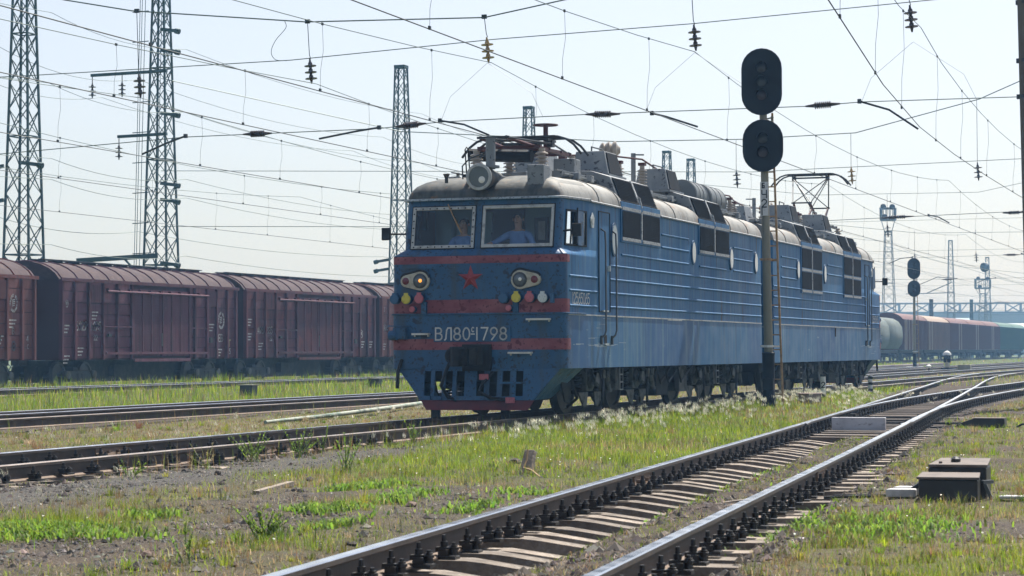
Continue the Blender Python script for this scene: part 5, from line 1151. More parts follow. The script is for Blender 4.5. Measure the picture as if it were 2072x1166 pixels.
for i, (n_, dz) in enumerate(((T[7], 9.6), (T[8], 7.5))):
    b = MB(); b.bar((-6.5, -.5, dz), (.4, -.5, dz + .1), .12); b.bar((-3.6, -.5, dz), (.2, -.5, dz + 1.6), .12) if i == 0 else b.bar((-5.5, -.5, dz), (-5.5, -.5, dz - 1), .1); obj('cantilever', b, mTowerG, n_)
# mast at the right edge and plain posts
rm = thing('concrete_mast', 'brown concrete mast at the right edge carrying the cross span', 'mast', (7.84, 12.0, -.2))
b = MB(); b.cyl((.12, 0, 0), (-.12, 0, 12), .22, .15, 14); obj('shaft', b, mat('mast_dark_concrete', (.10, .085, .065), .8, layers=[((.15, .13, .1), (3, 3, .4), .45, .7)]), rm, smooth=True)
for z in (6.9, 7.7, 9.0):
    b = MB(); b.lathe((0, 0, z), (0, 0, 1), [(0, .20), (.08, .20)], 12); b.box((-.2, 0, z + .04), (.12, .1, .1)); obj('mast_band', b, mDarkS, rm)
for x, y, h, lb in ((-36, 295, 8.9, 'dark plain post right of the far signal'), (-36, 340.6, 9.8, 'green plain post between two pale lattice masts')):
    o = MB(); o.cyl((0, 0, 0), (0, 0, h), .34, .30, 10); q = obj('post', o, mTower if 'green' in lb else mDarkS); q.location = (x, y, -.2); tag(q, lb, 'post')
# ------------------------------------------------------------------ overhead wires
def par(y, y0, y1, z0, z1, sag): t = (y - y0) / (y1 - y0); return z0 + (z1 - z0) * t - 4 * sag * t * (1 - t)
PORT = [-38, 12, 54, 97.2, 138.9, 186, 236, 290.8, 334]
def catenary(label, fx, zc, zm, sag, ys, r=.011, rm_=.009, skip=(), drops=True):
    root = thing('catenary', label, 'overhead line', (0, 0, 0), group='overhead contact lines')
    b = MB(); P = [(fx(y) + (.22 if i % 2 else -.12) * .5, y, zc) for i, y in enumerate(ys)]
    P2 = []
    for i in range(len(ys) - 1):
        for k in range(6): t = k / 6; y = ys[i] + (ys[i+1] - ys[i]) * t; P2.append((fx(y), y, zc))
    P2.append((fx(ys[-1]), ys[-1], zc)); b.tube(P2, r, 4); obj('contact_wire', b, mWire, root)
    b = MB(); Q = []
    for i in range(len(ys) - 1):
        for k in range(10): y = ys[i] + (ys[i+1] - ys[i]) * k / 10; Q.append((fx(y) + .05, y, par(y, ys[i], ys[i+1], zm, zm, sag)))
    b.tube(Q, rm_, 4); obj('messenger_wire', b, mWireG, root)
    if drops:
        for i in range(min(3, len(ys) - 1)):
            L = ys[i+1] - ys[i]
            for t in (.08, .20, .34, .5, .66, .80, .92):
                y = ys[i] + L * t; x = fx(y); z1 = par(y, ys[i], ys[i+1], zm, zm, sag); b = MB()
                b.tube([(x + .05, y, z1), (x + .06, y + .02, z1 * .6 + zc * .4), (x + .01, y - .01, z1 * .3 + zc * .7), (x, y, zc)], .0045, 3)
                b.box((x, y, zc + .02), (.03, .07, .06)); b.box((x + .05, y, z1), (.03, .06, .05)); obj('dropper', b, mWire, root)
    return root
catenary('overhead line directly above the locomotive', lambda y: .18, 6.32, 8.1, .75, PORT)
catenary('overhead line left of the locomotive, first beside it', lambda y: -4.85, 6.30, 8.08, .7, PORT)
catenary('overhead line above the rusty track, second left of the locomotive', lambda y: -9.45, 6.38, 7.77, .5, PORT)
catenary('overhead line third left of the locomotive', lambda y: -14.3, 6.15, 7.62, .55, PORT, .010, .008)
catenary('overhead line above the overgrown track before the red boxcars', lambda y: -21.6, 6.4, 8.0, .6, PORT, .010, .009)
catenary('overhead line above the row of red boxcars', lambda y: -29, 6.3, 8.2, .6, PORT, .010, .009)
def bx2(y): return float(Ax(y)) if y < -3 else float(Bx(y))
catenary('overhead line above the foreground points at upper right', bx2, 6.05, 8.25, .7, [-38, 11, 54, 97.2, 138.9, 186, 236, 290.8, 334])
# cross spans
def cross_span(label, Y, up_, mid, low, rods, arms, r=.011):
    root = thing('cross_span', label, 'cross span', (0, 0, 0), group='cross span ropes over the tracks')
    for nm, P in (('support_rope', up_), ('middle_rope', mid), ('steady_rope', low)):
        if P: b = MB(); b.tube([(q[0], q[2] if len(q) > 2 else Y, q[1]) for q in P], r * (1.5 if nm == 'support_rope' else 1), 4); obj(nm, b, mWireG, root)
    for (x0, z0), (x1, z1) in rods:
        b = MB(); a, c = Vector((x0, Y, z0)), Vector((x1, Y, z1)); L = (c - a).length; prof = [(0, .02), (L * .15, .035), (L * .25, .045)]
        for k in range(8): t = L * (.26 + .06 * k); prof += [(t, .045), (t + L * .02, .085), (t + L * .035, .085), (t + L * .05, .045)]
        prof += [(L * .75, .045), (L * .85, .035), (L, .02)]; b.lathe(a, c - a, prof, 8); obj('strain_insulator', b, mInsD, root)
    for A in arms:
        b = MB(); b.tube([(x, Y - .05, z) for x, z in A], .026, 6); b.box((A[0][0], Y - .05, A[0][1]), (.08, .08, .10)); obj('steady_arm', b, mDarkS, root)
    return root
cross_span('nearest cross span of ropes over the locomotive front', 12,
  [(-33, 15.2), (-24, 12.2), (-16.48, 10.25), (-14.52, 9.86), (-9.66, 9.32), (-4.98, 9.18), (-2.6, 9.55), (.11, 9.75), (5.15, 10.8), (7.7, 11.6)],
  [(-33, 8.3), (-17.1, 8.34), (-10.06, 8.39), (-4.73, 8.64), (.17, 8.76), (5.78, 9.01), (7.7, 9.1)],
  [(-33, 6.0), (-18.37, 6.33), (-12.97, 6.58), (-7.75, 6.60), (-6.11, 6.70), (-2.38, 6.74), (2.95, 6.72), (4.14, 6.77), (7.61, 6.74)],
  [((-11.39, 6.59), (-10.6, 6.59)), ((-7.29, 6.63), (-6.49, 6.68)), ((-2.44, 6.74), (-1.59, 6.72)), ((2.83, 6.72), (3.63, 6.75))],
  [[(-.8, 6.70), (-.44, 6.6), (.30, 6.34)], [(-6.11, 6.73), (-5.49, 6.61), (-4.85, 6.33)], [(4.08, 6.78), (4.75, 6.56), (5.4, 6.10)], [(-7.7, 6.62), (-8.3, 6.55), (-9.3, 6.40)], [(-12.97, 6.60), (-13.5, 6.44), (-14.2, 6.18)]])
NAMES = {-14.3: 'farthest left', -9.45: 'second from left', -4.9: 'middle', .25: 'second from right', 5.3: 'rightmost'}
for x, zt, zb_, m_, lb in ((-14.3, 9.85, 7.62, mInsD, 'leftmost dark insulator string hanging from the nearest cross span'), (-9.55, 9.33, 7.78, mInsD, 'dark insulator string hung between the two left masts and the locomotive'), (-4.9, 9.2, 8.08, mInsY, 'amber insulator string hanging above the locomotive cab'), (.23, 9.78, 8.12, mInsD, 'dark insulator string hanging left of the tall signal head'), (5.25, 10.8, 8.30, mInsD, 'dark insulator string hanging at the top right corner')):
    root = thing('insulator_string', lb, 'insulator', (x, 12, zb_), group='insulator strings of the nearest cross span')
    b = MB(); b.tube([(-.08, 0, zt - zb_), (-.03, 0, .72), (0, 0, .62)], .010, 4); b.box((-.08, 0, zt - zb_), (.12, .06, .10)); obj('hanger', b, mWire, root)
    b = MB(); disc_insulator(b, (-.02, 0, .62), (0.03, 0, 0), 3, .15); obj('insulator_disc', b, m_, root, smooth=True)
for x in (-4.9, .23, 5.3):
    o = MB(); 
    for d in (-1.2, 1.4): o.tube([(x, 12, 8.08), (x + d * .8, 12, 7.3), (x + d, 12, 6.72)], .004, 3)
    q = obj('bridle_wire', o, mWire); tag(q, {-4.9: 'thin bridle wires under the amber insulator string', .23: 'thin bridle wires left of the tall signal head', 5.3: 'thin bridle wires under the top right insulator string'}[x], 'wire')
o = MB(); cv = hermite([(0, -10.25), (1, -10.22), (2, -10.5), (3, -10.62), (4, -10.5), (5, -10.2)]); cz = hermite([(0, 9.38), (1, 9.2), (2, 8.9), (3, 8.62), (4, 8.42), (5, 8.38)]); o.tube([(float(cv(k / 5)), 12, float(cz(k / 5))) for k in range(26)], .008, 4); q = obj('jumper_wire', o, mWireG); tag(q, 'S shaped jumper wire between two ropes at upper left', 'wire')
cross_span('second cross span passing behind the raised pantograph', 54,
  [(-32.5, 13, 47.4), (-24, 11), (-14, 10.2), (-8.4, 10.1), (-3.6, 10.2), (1.5, 11.4), (4.2, 12.5)], [(-32.5, 9, 47.4), (-8, 8.7), (9, 9.0)], [(-32.5, 6.6, 47.4), (-14, 6.5), (-7, 6.5), (-3.3, 6.6), (9, 6.9)],
  [((-12.2, 6.5), (-11.3, 6.5)), ((-2.6, 6.62), (-1.2, 6.66)), ((2.4, 6.7), (3.3, 6.72))], [[(-.6, 6.68), (-.2, 6.6), (.25, 6.34)], [(3.4, 6.7), (4.2, 6.55), (5.1, 6.1)], [(-6.2, 6.5), (-5.5, 6.45), (-4.9, 6.3)]], .013)
for i, (x, zt, m_) in enumerate(((-8.7, 10.1, mInsD), (-3.8, 10.2, mInsY), (1.4, 11.4, mInsD))):
    root = thing('insulator_string', ('dark insulator string above the rear section, behind the tall signal', 'amber insulator string beside the raised pantograph', 'dark insulator string right of the raised pantograph')[i], 'insulator', (x, 54, 8.05), group='insulator strings of the second cross span')
    b = MB(); b.tube([(0, 0, zt - 8.05), (0, 0, .75)], .010, 4); obj('hanger', b, mWire, root); b = MB(); disc_insulator(b, (0, 0, .75), (0.05, 0, 0), 3, .17); obj('insulator_disc', b, m_, root, smooth=True)
for j, Y in enumerate((97.2, 138.9, 236, 290.8, 334)):
    zt = 11.5 - j * .3
    cross_span(['third', 'fourth', 'fifth', 'sixth', 'farthest'][j] + ' cross span, a thin hazy rope over the far yard', Y, [(-33, 14), (-24, zt + .4), (-14, zt - .8), (-4, zt - .9), (6, zt + 1), (14, 14)], [(-33, 9), (14, 9)], [(-33, 6.9), (-10, 6.7), (14, 7)],
       [((-12.2, 6.7), (-11.2, 6.7)), ((-2.6, 6.8), (-1.6, 6.8))], [[(-18, 6.8), (-19.5, 6.9), (-21.5, 6.4)], [(-11, 6.75), (-12.5, 6.9), (-14.2, 6.2)], [(-8, 6.75), (-8.7, 6.7), (-9.4, 6.4)], [(-1.5, 6.85), (-.8, 6.7), (.2, 6.35)]], .009 + .002 * j)
    for i, x in enumerate((-21.5, -14.3, -9.5)):
        root = thing('insulator_string', 'tiny insulator string on the %s cross span, %s of three' % (['third', 'fourth', 'fifth', 'sixth', 'farthest'][j], ['left', 'middle', 'right'][i]), 'insulator', (x, Y, 8.0), group='insulator strings far off')
        b = MB(); b.tube([(0, 0, 2.6), (0, 0, .8)], .014, 3); disc_insulator(b, (0, 0, .8), (.05, 0, 0), 3, .2); obj('insulator_disc', b, mInsD, root)
# feeder wires along the mast row
def feeder(label, x, z, sag, ys, r=.012, m=None):
    o = MB(); Q = []
    for i in range(len(ys) - 1):
        for k in range(10): y = ys[i] + (ys[i+1] - ys[i]) * k / 10; Q.append((x, y, par(y, ys[i], ys[i+1], z, z, sag)))
    o.tube(Q, r, 3); q = obj('feeder_wire', o, m or mWireG); return tag(q, label, 'wire', 'feeder wires along the mast row')
TY = [8, 36.3, 47.4, 75.2, 97.2, 131, 170, 236, 290, 334]
for i, (x, z, sg) in enumerate(((-33.6, 13.0, .5), (-31.3, 8.6, .35), (-31.3, 7.8, .35), (-33.6, 6.4, .3), (-31.3, 5.3, .3), (-31.4, 11.5, .4), (-35.4, 12.3, .5), (-31.3, 14.2, .4))):
    feeder('thin feeder wire along the mast row, number %s from the top' % ['two', 'six', 'seven', 'eight', 'nine', 'five', 'four', 'one'][i], x, z, sg, TY)
# ------------------------------------------------------------------ bridge far away
br = thing('road_bridge', 'hazy blue bridge with truss railing across the far background', 'bridge', (-72, 588, 0), rz=math.atan2(.326, .945))
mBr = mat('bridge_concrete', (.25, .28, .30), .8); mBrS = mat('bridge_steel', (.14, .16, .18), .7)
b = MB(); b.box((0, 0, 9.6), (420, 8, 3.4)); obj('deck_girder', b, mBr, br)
for z in (11.5, 14.0): b = MB(); b.bar((-210, -4, z), (210, -4, z), .45); obj('truss_chord', b, mBrS, br)
b = MB(); 
for k in range(-50, 50):
    x = k * 4.2; b.bar((x, -4, 11.5), (x, -4, 14), .35 if k % 2 else .6)
    b.bar((x, -4, 11.5), (x + 4.2, -4, 14) if k % 2 else (x - 4.2, -4, 14), .3)
    if k % 2 == 0: b.bar((x, -4, 11.5), (x + 2.1, -4, 14), .25)
obj('truss_web', b, mBrS, br)
for k in range(-5, 6): b = MB(); b.box((k * 38, 0, 4), (2.2, 6, 8.2)); obj('pier', b, mBr, br)
# low hazy sheds under the bridge line
for i, (dx, w_, h_) in enumerate(((-60, 60, 7.5), (10, 50, 8.2), (70, 60, 6.8))):
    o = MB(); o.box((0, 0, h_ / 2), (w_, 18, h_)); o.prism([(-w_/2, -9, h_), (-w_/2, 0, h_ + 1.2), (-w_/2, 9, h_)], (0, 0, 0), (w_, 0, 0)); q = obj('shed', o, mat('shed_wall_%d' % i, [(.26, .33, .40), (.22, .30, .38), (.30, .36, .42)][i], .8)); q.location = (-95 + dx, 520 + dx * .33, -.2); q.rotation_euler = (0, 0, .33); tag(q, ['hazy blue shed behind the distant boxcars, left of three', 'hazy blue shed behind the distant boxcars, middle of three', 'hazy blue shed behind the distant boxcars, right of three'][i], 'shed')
# ------------------------------------------------------------------ lineside objects
mBoxB = mat('point_machine_black', (.012, .013, .015), .5, layers=[((.022, .022, .024), (4, 4, 4), .45, .7)])
mLid = mat('point_machine_lid', (.13, .105, .092), .8, layers=[((.07, .06, .055), (6, 6, 6), .45, .7)])
mSlab = mat('pale_slab', (.50, .50, .50), .8, layers=[((.34, .33, .32), (6, 6, 6), .45, .7)])
pm = thing('point_machine', 'black boxy point machine beside the foreground rail', 'point machine', (10.33, -18.85, -.21), rz=.06)
b = MB(); b.box((0, 0, .115), (.50, .34, .22)); obj('motor_case', b, mBoxB, pm, bevel=.012)
b = MB(); b.prism([(-.265, -.19, .226), (.265, -.19, .226), (.25, .17, .25), (-.25, .17, .25)], (0, 0, 0), (0, 0, .022)); obj('lid', b, mLid, pm, bevel=.006)
b = MB(); b.box((.05, .52, .155), (.50, .62, .31)); obj('gear_case', b, mBoxB, pm, bevel=.015)
b = MB(); b.prism([(-.20, .20, .312), (.31, .20, .312), (.30, .84, .34), (-.14, .84, .34)], (0, 0, 0), (0, 0, .025)); b.box((-.10, .3, .34), (.03, .03, .04)); obj('lid', b, mLid, pm, bevel=.006)
b = MB(); b.lathe((.02, .45, .345), (0, 0, 1), [(0, .04), (.03, .045), (.05, .02)], 8); obj('lock_knob', b, mBoxB, pm)
b = MB(); b.bar((-.22, .25, .2), (-.42, .18, .06), .035); b.bar((-.42, .18, .06), (-1.05, .35, .04), .03); obj('drive_rod', b, mBoxB, pm); b = MB(); b.bar((-.2, .3, .06), (-1.1, .1, .04), .025); obj('detector_rod', b, mBoxB, pm)
b = MB(); b.bar((.28, .1, .2), (.36, .1, .02), .03); b.bar((.28, -.05, .2), (.36, .05, .2), .03); obj('cable_bracket', b, mHand, pm)
for dx, dy, w_, d_, lb in ((-.42, .05, .26, .16, 'pale broken concrete block left of the black point machine'), (-.40, .28, .24, .2, 'pale concrete lump tucked behind the left block'), (.56, .05, .30, .14, 'pale concrete slab right of the black point machine'), (.86, .2, .5, .3, 'larger pale slab at the right edge of the view')):
    o = MB(); o.prism([(-w_/2, -d_/2, 0), (w_/2, -d_/2 * .8, 0), (w_/2 * .9, d_/2, 0), (-w_/2 * .8, d_/2 * .9, 0)], (0, 0, 0), (0, 0, .07 if dx < 0 else .025)); q = obj('concrete_slab', o, mSlab, bevel=.01); q.location = (10.33 + dx, -18.85 + dy, float(gnd(10.33 + dx, -18.85 + dy)) + .012); tag(q, lb, 'slab')
p2_ = thing('point_machine', 'low black wedge shaped point machine beside the far points', 'point machine', (8.3, -.45, -.24))
b = MB(); b.prism([(-.40, -.15, 0), (.40, -.15, 0), (.39, -.15, .22), (-.12, -.15, .22), (-.40, -.15, .12)], (0, 0, 0), (0, .3, 0)); obj('cover', b, mBoxB, p2_, bevel=.008)
b = MB(); b.prism([(-.40, -.155, .122), (-.12, -.155, .222), (.39, -.155, .222), (.39, .155, .222), (-.12, .155, .222), (-.40, .155, .122)][:6], (0, 0, 0), (0, 0, .006)) if False else b.box((.135, 0, .226), (.51, .31, .008)); obj('lid', b, mLid, p2_)
b = MB(); b.bar((-.38, 0, .06), (-1.25, .1, .03), .06); obj('drive_rod', b, mBoxB, p2_); b = MB(); b.tube([(.40, 0, .08), (.55, 0, .06), (.65, .05, .12), (.8, .05, .14)], .02); b.box((.92, .05, .09), (.3, .2, .16)); obj('junction_box', b, mBoxB, p2_)
b = MB(); b.box((-.65, -.02, .012), (1.5, .5, .02)); obj('ground_plate', b, mUnderL, p2_)
o = MB(); o.box((0, 0, 0), (.88, .13, .24)); q = obj('painted_timber', o, mat('flaking_white_paint', (.50, .50, .53), .8, layers=[((.22, .20, .21), (7, 7, 22), .58, .66), ((.35, .34, .37), (2, 2, 2), .45, .7)], bump=.3), bevel=.008); q.location = (6.45, -1.65, -.10); q.rotation_euler = (0, 0, .05); tag(q, 'flaking white painted timber lying between the rails of the points', 'timber')
def marker(label, loc, h, w_, kind):
    r_ = thing('marker_post', label, 'marker post', loc, rz=.1)
    b = MB(); b.cyl((0, 0, 0), (0, 0, h), w_ / 2, n=12); obj('post', b, mPlateW, r_, smooth=True)
    if kind == '2':
        b = MB(); b.cyl((0, 0, h - .05), (0, 0, h + .01), w_ / 2 + .004, n=12); b.cyl((0, 0, 0), (0, 0, .1), w_ / 2 + .004, n=12); obj('black_band', b, mBlk, r_)
        b = MB(); lettering(b, '2', (-.03, -w_ / 2 - .004, h * .45), (1, 0, 0), (0, 0, 1), .13, .022, .2); obj('number', b, mBlk, r_)
    else:
        for z in (h - .06, h * .52, .06):
            b = MB(); b.lathe((0, 0, z - .04), (.15, 0, 1), [(0, w_ / 2 + .005), (.075, w_ / 2 + .005)], 12); obj('black_band', b, mBlk, r_)
marker('white marker post with black number 2 beside the rear locomotive section', (2.3, 16.5, -.05), .58, .13, '2')
marker('short black and white striped marker post right of the numbered one', (2.25, 23.5, -.03), .46, .13, 's')
o = MB(); o.cyl((0, 0, 0), (0, 0, .2), .28, .27, 12); o.cyl((0, 0, .2), (0, 0, .225), .30, n=12); q = obj('cable_chamber', o, mat('chamber_lid', (.28, .21, .19), .8, layers=[((.1, .09, .09), (6, 6, 6), .5, .65)])); q.location = (2.75, 12.6, -.08); tag(q, 'low round cable chamber with pinkish lid by the ladder foot', 'cable chamber')
o = MB(); o.box((0, 0, .1), (.4, .3, .16)); q = obj('cable_box', o, mBoxB, bevel=.01); q.location = (1.95, 11.6, -.1); tag(q, 'small dark cable box left of the tall signal base', 'cable box')
st_ = thing('sleeper_stub', 'weathered timber stub leaning in the grass with a bent iron rod', 'timber stub', (5.35, -15.6, -.26))
b = MB(); b.prism([(-.07, -.05, 0), (.07, -.05, 0), (.06, .16, .33), (-.05, .16, .33)], (0, 0, 0), (0, .10, -.03)); obj('stub', b, mWood, st_, bevel=.01)
b = MB(); b.tube([(.005, .10, .33), (.01, .05, .22), (.0, -.02, .14), (.12, -.12, .12), (.5, -.8, .05), (.85, -1.55, .02)], .011, 6); obj('bent_rod', b, mRust, st_)
o = MB(); o.bar((0, 0, 0), (-.12, 1.05, .03), .07, .04); q = obj('stick', o, mWood); q.location = (3.85, -19.1, -.2); tag(q, 'grey wooden batten lying on the gravel at left', 'batten')
o = MB(); o.tube([(-5.2, .2, -.19), (-5.55, 4, -.17), (-6.2, 8.8, -.14), (-6.95, 13.2, -.12)], [.035, .045, .05, .055], 10); q = obj('pipe', o, mPipe, smooth=True); tag(q, 'long pale pipe lying in dry grass left of the locomotive', 'pipe')
for x, y, lb in ((-15.5, 20.8, 'small dark drain box in the tall grass at left'), (-17.8, 36, 'small dark drain box in tall grass nearer the locomotive')):
    r_ = thing('drain_box', lb, 'drain box', (x, y, -.12)); b = MB(); b.box((0, 0, .15), (.4, .4, .3)); obj('box', b, mBoxB, r_, bevel=.02); b = MB(); b.box((0, 0, .315), (.46, .46, .03)); obj('lid', b, mConc, r_)
CL = ['dark clinker lump below the bright green weeds, left of two', 'dark clinker lump below the bright green weeds, right of two', 'brown stone on trampled earth near the slender weed', 'dark clinker lump on bare earth behind the grass tuft, left of a pair', 'dark clinker lump on bare earth behind the grass tuft, right of a pair', 'dark clinker lump right of the pair near the wooden batten', 'dark clinker lump on gravel just beyond the wooden batten', 'dark clinker lump on the grey gravel walk in mid view', 'flat brown stone in front of the green clumps by the near rail', 'dark clinker lump among the green clumps near the rail', 'largest dark clinker lump left of the timber stub', 'dark clinker lump at the far left on the grey gravel walk', 'dark clinker lump at the rail edge of the gravel walk']
# clinker lumps
def lump(sz, sd):
    r_ = random.Random(sd); mb = MB(); n = 7; L_ = []
    for z, q in ((0, .8), (.4, 1), (.8, .75), (1.0, .3)): L_.append([Vector((math.cos(6.283 * k / n) * q * sz * r_.uniform(.7, 1.2), math.sin(6.283 * k / n) * q * sz * r_.uniform(.7, 1.2), z * sz * r_.uniform(.8, 1.1))) for k in range(n)])
    mb.loft(L_, capb=True, capt=True); return mb
mClk = mat('clinker', (.055, .045, .04), .9, layers=[((.1, .085, .075), (20, 20, 20), .45, .7)], bump=.6); mStoneP = mat('brown_stone', (.16, .11, .085), .9, layers=[((.08, .06, .05), (14, 14, 14), .45, .7)], bump=.6)
for i, (x, y, s_) in enumerate(((4.75, -23.05, .035), (5.0, -22.95, .03), (6.1, -25.4, .055), (4.15, -18.85, .05), (4.25, -18.9, .045), (4.5, -18.4, .05), (3.6, -17.3, .05), (2.2, -16.6, .05), (5.95, -20.4, .06), (5.1, -18.2, .04), (4.45, -13.3, .08), (2.3, -19.0, .04), (1.6, -16.2, .05))):
    q = obj('clinker_lump', lump(s_, i), mStoneP if s_ > .052 and i in (2, 8) else mClk); q.location = (x, y, float(gnd(x, y)) - .005); tag(q, CL[i], 'stone', 'stones on the trampled ground')
# ------------------------------------------------------------------ vegetation
def leaf_mat(name, trans=.58, rough=.6):
    m = bpy.data.materials.new(name); m.use_nodes = True; n = m.node_tree.nodes; L = m.node_tree.links; p = n['Principled BSDF']
    a = n.new('ShaderNodeVertexColor'); a.layer_name = 'tint'; L.new(a.outputs[0], p.inputs['Base Color']); p.inputs['Roughness'].default_value = rough; p.inputs['Specular IOR Level'].default_value = .3
    t = n.new('ShaderNodeBsdfTranslucent'); L.new(a.outputs[0], t.inputs[0])
    mx = n.new('ShaderNodeMixShader'); mx.inputs[0].default_value = trans; L.new(p.outputs[0], mx.inputs[1]); L.new(t.outputs[0], mx.inputs[2]); L.new(mx.outputs[0], n['Material Output'].inputs[0]); return m
mLeaf = leaf_mat('grass_blades'); mPlume = leaf_mat('feather_grass', .6)
def blades(name, px, py, pz, h, wd, lean, tint, material, label, cat, bend=.5, az=None):
    n = len(px); az = rng.uniform(0, 2 * np.pi, n) if az is None else az
    dx, dy = np.cos(az), np.sin(az); sx, sy = -dy, dx
    base = np.stack([px, py, pz], -1); side = np.stack([sx, sy, np.zeros(n)], -1) * wd[:, None] / 2
    fwd = np.stack([dx, dy, np.zeros(n)], -1); upv = np.array([0, 0, 1.])
    mid = base + upv * (h * .55)[:, None] + fwd * (h * lean * bend * .6)[:, None]
    tip = base + upv * (h * np.sqrt(np.clip(1 - lean ** 2 * .6, .1, 1)))[:, None] + fwd * (h * lean)[:, None]
    V = np.stack([base - side, base + side, mid - side * .75, mid + side * .75, tip], 1).reshape(-1, 3)
    k = np.arange(n)[:, None] * 5
    loops = np.concatenate([k + np.array([[0, 1, 3, 2]]), k + np.array([[2, 3, 4]])], 1).ravel()
    me = bpy.data.meshes.new(name); me.vertices.add(n * 5); me.vertices.foreach_set('co', V.ravel().astype(np.float32))
    me.loops.add(n * 7); me.loops.foreach_set('vertex_index', loops.astype(np.int32)); me.polygons.add(n * 2)
    ls = (np.arange(n)[:, None] * 7 + np.array([[0, 4]])).ravel(); me.polygons.foreach_set('loop_start', ls.astype(np.int32)); me.polygons.foreach_set('loop_total', np.tile([4, 3], n).astype(np.int32))
    me.update(calc_edges=True); me.validate()
    at = me.color_attributes.new('tint', 'FLOAT_COLOR', 'POINT'); c = np.repeat(np.concatenate([tint, np.ones((n, 1))], 1), 5, 0); at.data.foreach_set('color', c.astype(np.float32).ravel())
    me.materials.append(material); o = bpy.data.objects.new(name, me); COL.objects.link(o)
    if label: tag(o, label, cat, kind='stuff')
    return o
def sample(n, rmin, rmax, margin=.09, power=1.0):
    """positions spread over the ground in front of the camera, denser close by"""
    r = rmin * (rmax / rmin) ** (rng.random(n) ** power); a = YAW + np.arctan(rng.uniform(-.23 - margin, .23 + margin, n)) * -1
    return CAM.x - np.sin(a) * r, CAM.y + np.cos(a) * r, r
def tints(n, kinds, probs, var=.2):
    K = np.array(kinds); c = K[rng.choice(len(kinds), n, p=np.array(probs) / sum(probs))]; return np.clip(c * (1 + rng.normal(0, var, (n, 1))) * (1 + rng.normal(0, .06, (n, 3))), .005, .9)
GREEN = [(.15, .235, .014), (.22, .28, .018), (.10, .165, .014), (.28, .29, .035)]; DRY = [(.26, .19, .085), (.19, .125, .06), (.34, .27, .15), (.17, .085, .045)]
def railclear(x, y):
    a = Ax(y); bad = np.zeros(len(x), bool)
    for d in (np.abs(np.abs(x) - G), np.abs(np.abs(x - a) - G), np.where(y > -4, np.abs(np.abs(x - Bx(y)) - G), 9), np.abs(np.abs(x + 8.75) - G)): bad |= d < .06
    return ~bad
# 1: grass over the whole near yard
N = 560000; x, y, r = sample(N, 9.5, 75, power=.85)
g, lush, dry, grey, bare = masks(x, y); tuft = vnoise(x, y, 4.5, 5) * .6 + vnoise(x, y, 11, 6) * .5
keep = (rng.random(N) < np.clip(g * (.25 + tuft), 0, 1)) & (x > -11) & railclear(x, y)
x, y, r, lush, dry, tuft = (q[keep] for q in (x, y, r, lush, dry, tuft)); n = len(x)
h = (.028 + .066 * tuft + .04 * lush * (x > 0)) * rng.uniform(.5, 1.5, n); h = np.where((x < -1), h * .8, h)
h = np.where(np.abs(x - Ax(y)) < 1.2, h * .6, h); h = np.where((x > 1.0) & (x < 2.3) & (y > -5), h * 1.4, h)
wd = np.maximum(.0038, r * .00018) * rng.uniform(.7, 1.5, n); isd = rng.random(n) < np.clip(dry * .8 + .02 + .5 * (vnoise(x, y, .8, 31) > .62), 0, .85)
t = np.where(isd[:, None], tints(n, DRY, (4, 3, 2, 1)), tints(n, GREEN, (4, 4, 2, 2)))
t = t * (1 + (.25 * (vnoise(x, y, .5, 8) - .5) * 2)[:, None])
blades('short_grass', x, y, gnd(x, y) - .01, h, wd, rng.uniform(.1, .95, n), t, mLeaf, 'patchy short grass growing all over the yard between the tracks', 'grass')
# 2: tall grass between and beyond the left tracks
N = 230000; x, y, r = sample(N, 40, 190, power=.9); tuft = vnoise(x, y, 1.2, 15) * .7 + vnoise(x, y, 3, 16) * .4
keep = (x < -11.2) & (x > -34) & (rng.random(N) < np.clip(tuft * 1.5, .1, 1)) & (np.abs(np.abs(x + 21.6) - G) > .1)
x, y, r, tuft = (q[keep] for q in (x, y, r, tuft)); n = len(x)
h = (.10 + .32 * tuft ** 1.5) * rng.uniform(.5, 1.4, n); h = np.where((x < -22.6), h * 1.25, h); h = np.where((x > -21.0) & (x < -18), h * .75, h)
t = tints(n, GREEN + DRY, (4, 5, 2, 3, 1.2, 1, .8, .3)); t[:, 1] *= 1.05
blades('tall_grass', x, y, gnd(x, y) - .02, h, np.maximum(.006, r * .00020) * rng.uniform(.7, 1.6, n), rng.uniform(.05, .6, n), t, mLeaf, 'tall green grass between the left tracks and in front of the boxcars', 'grass')
# 3: far grass strips
N = 60000; x, y, r = sample(N, 75, 420, power=.9); keep = (x > -60) & railclear(x, y) & (vnoise(x, y, .3, 4) > .25) & (np.abs(np.abs(x + 4.8) - G) > .2); x, y, r = x[keep], y[keep], r[keep]; n = len(x)
blades('far_grass', x, y, gnd(x, y) - .02, rng.uniform(.06, .28, n), r * .00025 * rng.uniform(.7, 1.5, n), rng.uniform(.1, .6, n), tints(n, GREEN + DRY, (3, 3, 2, 3, 2, 1, 1, .3)), mLeaf, 'thin grass around the far tracks on the right', 'grass')
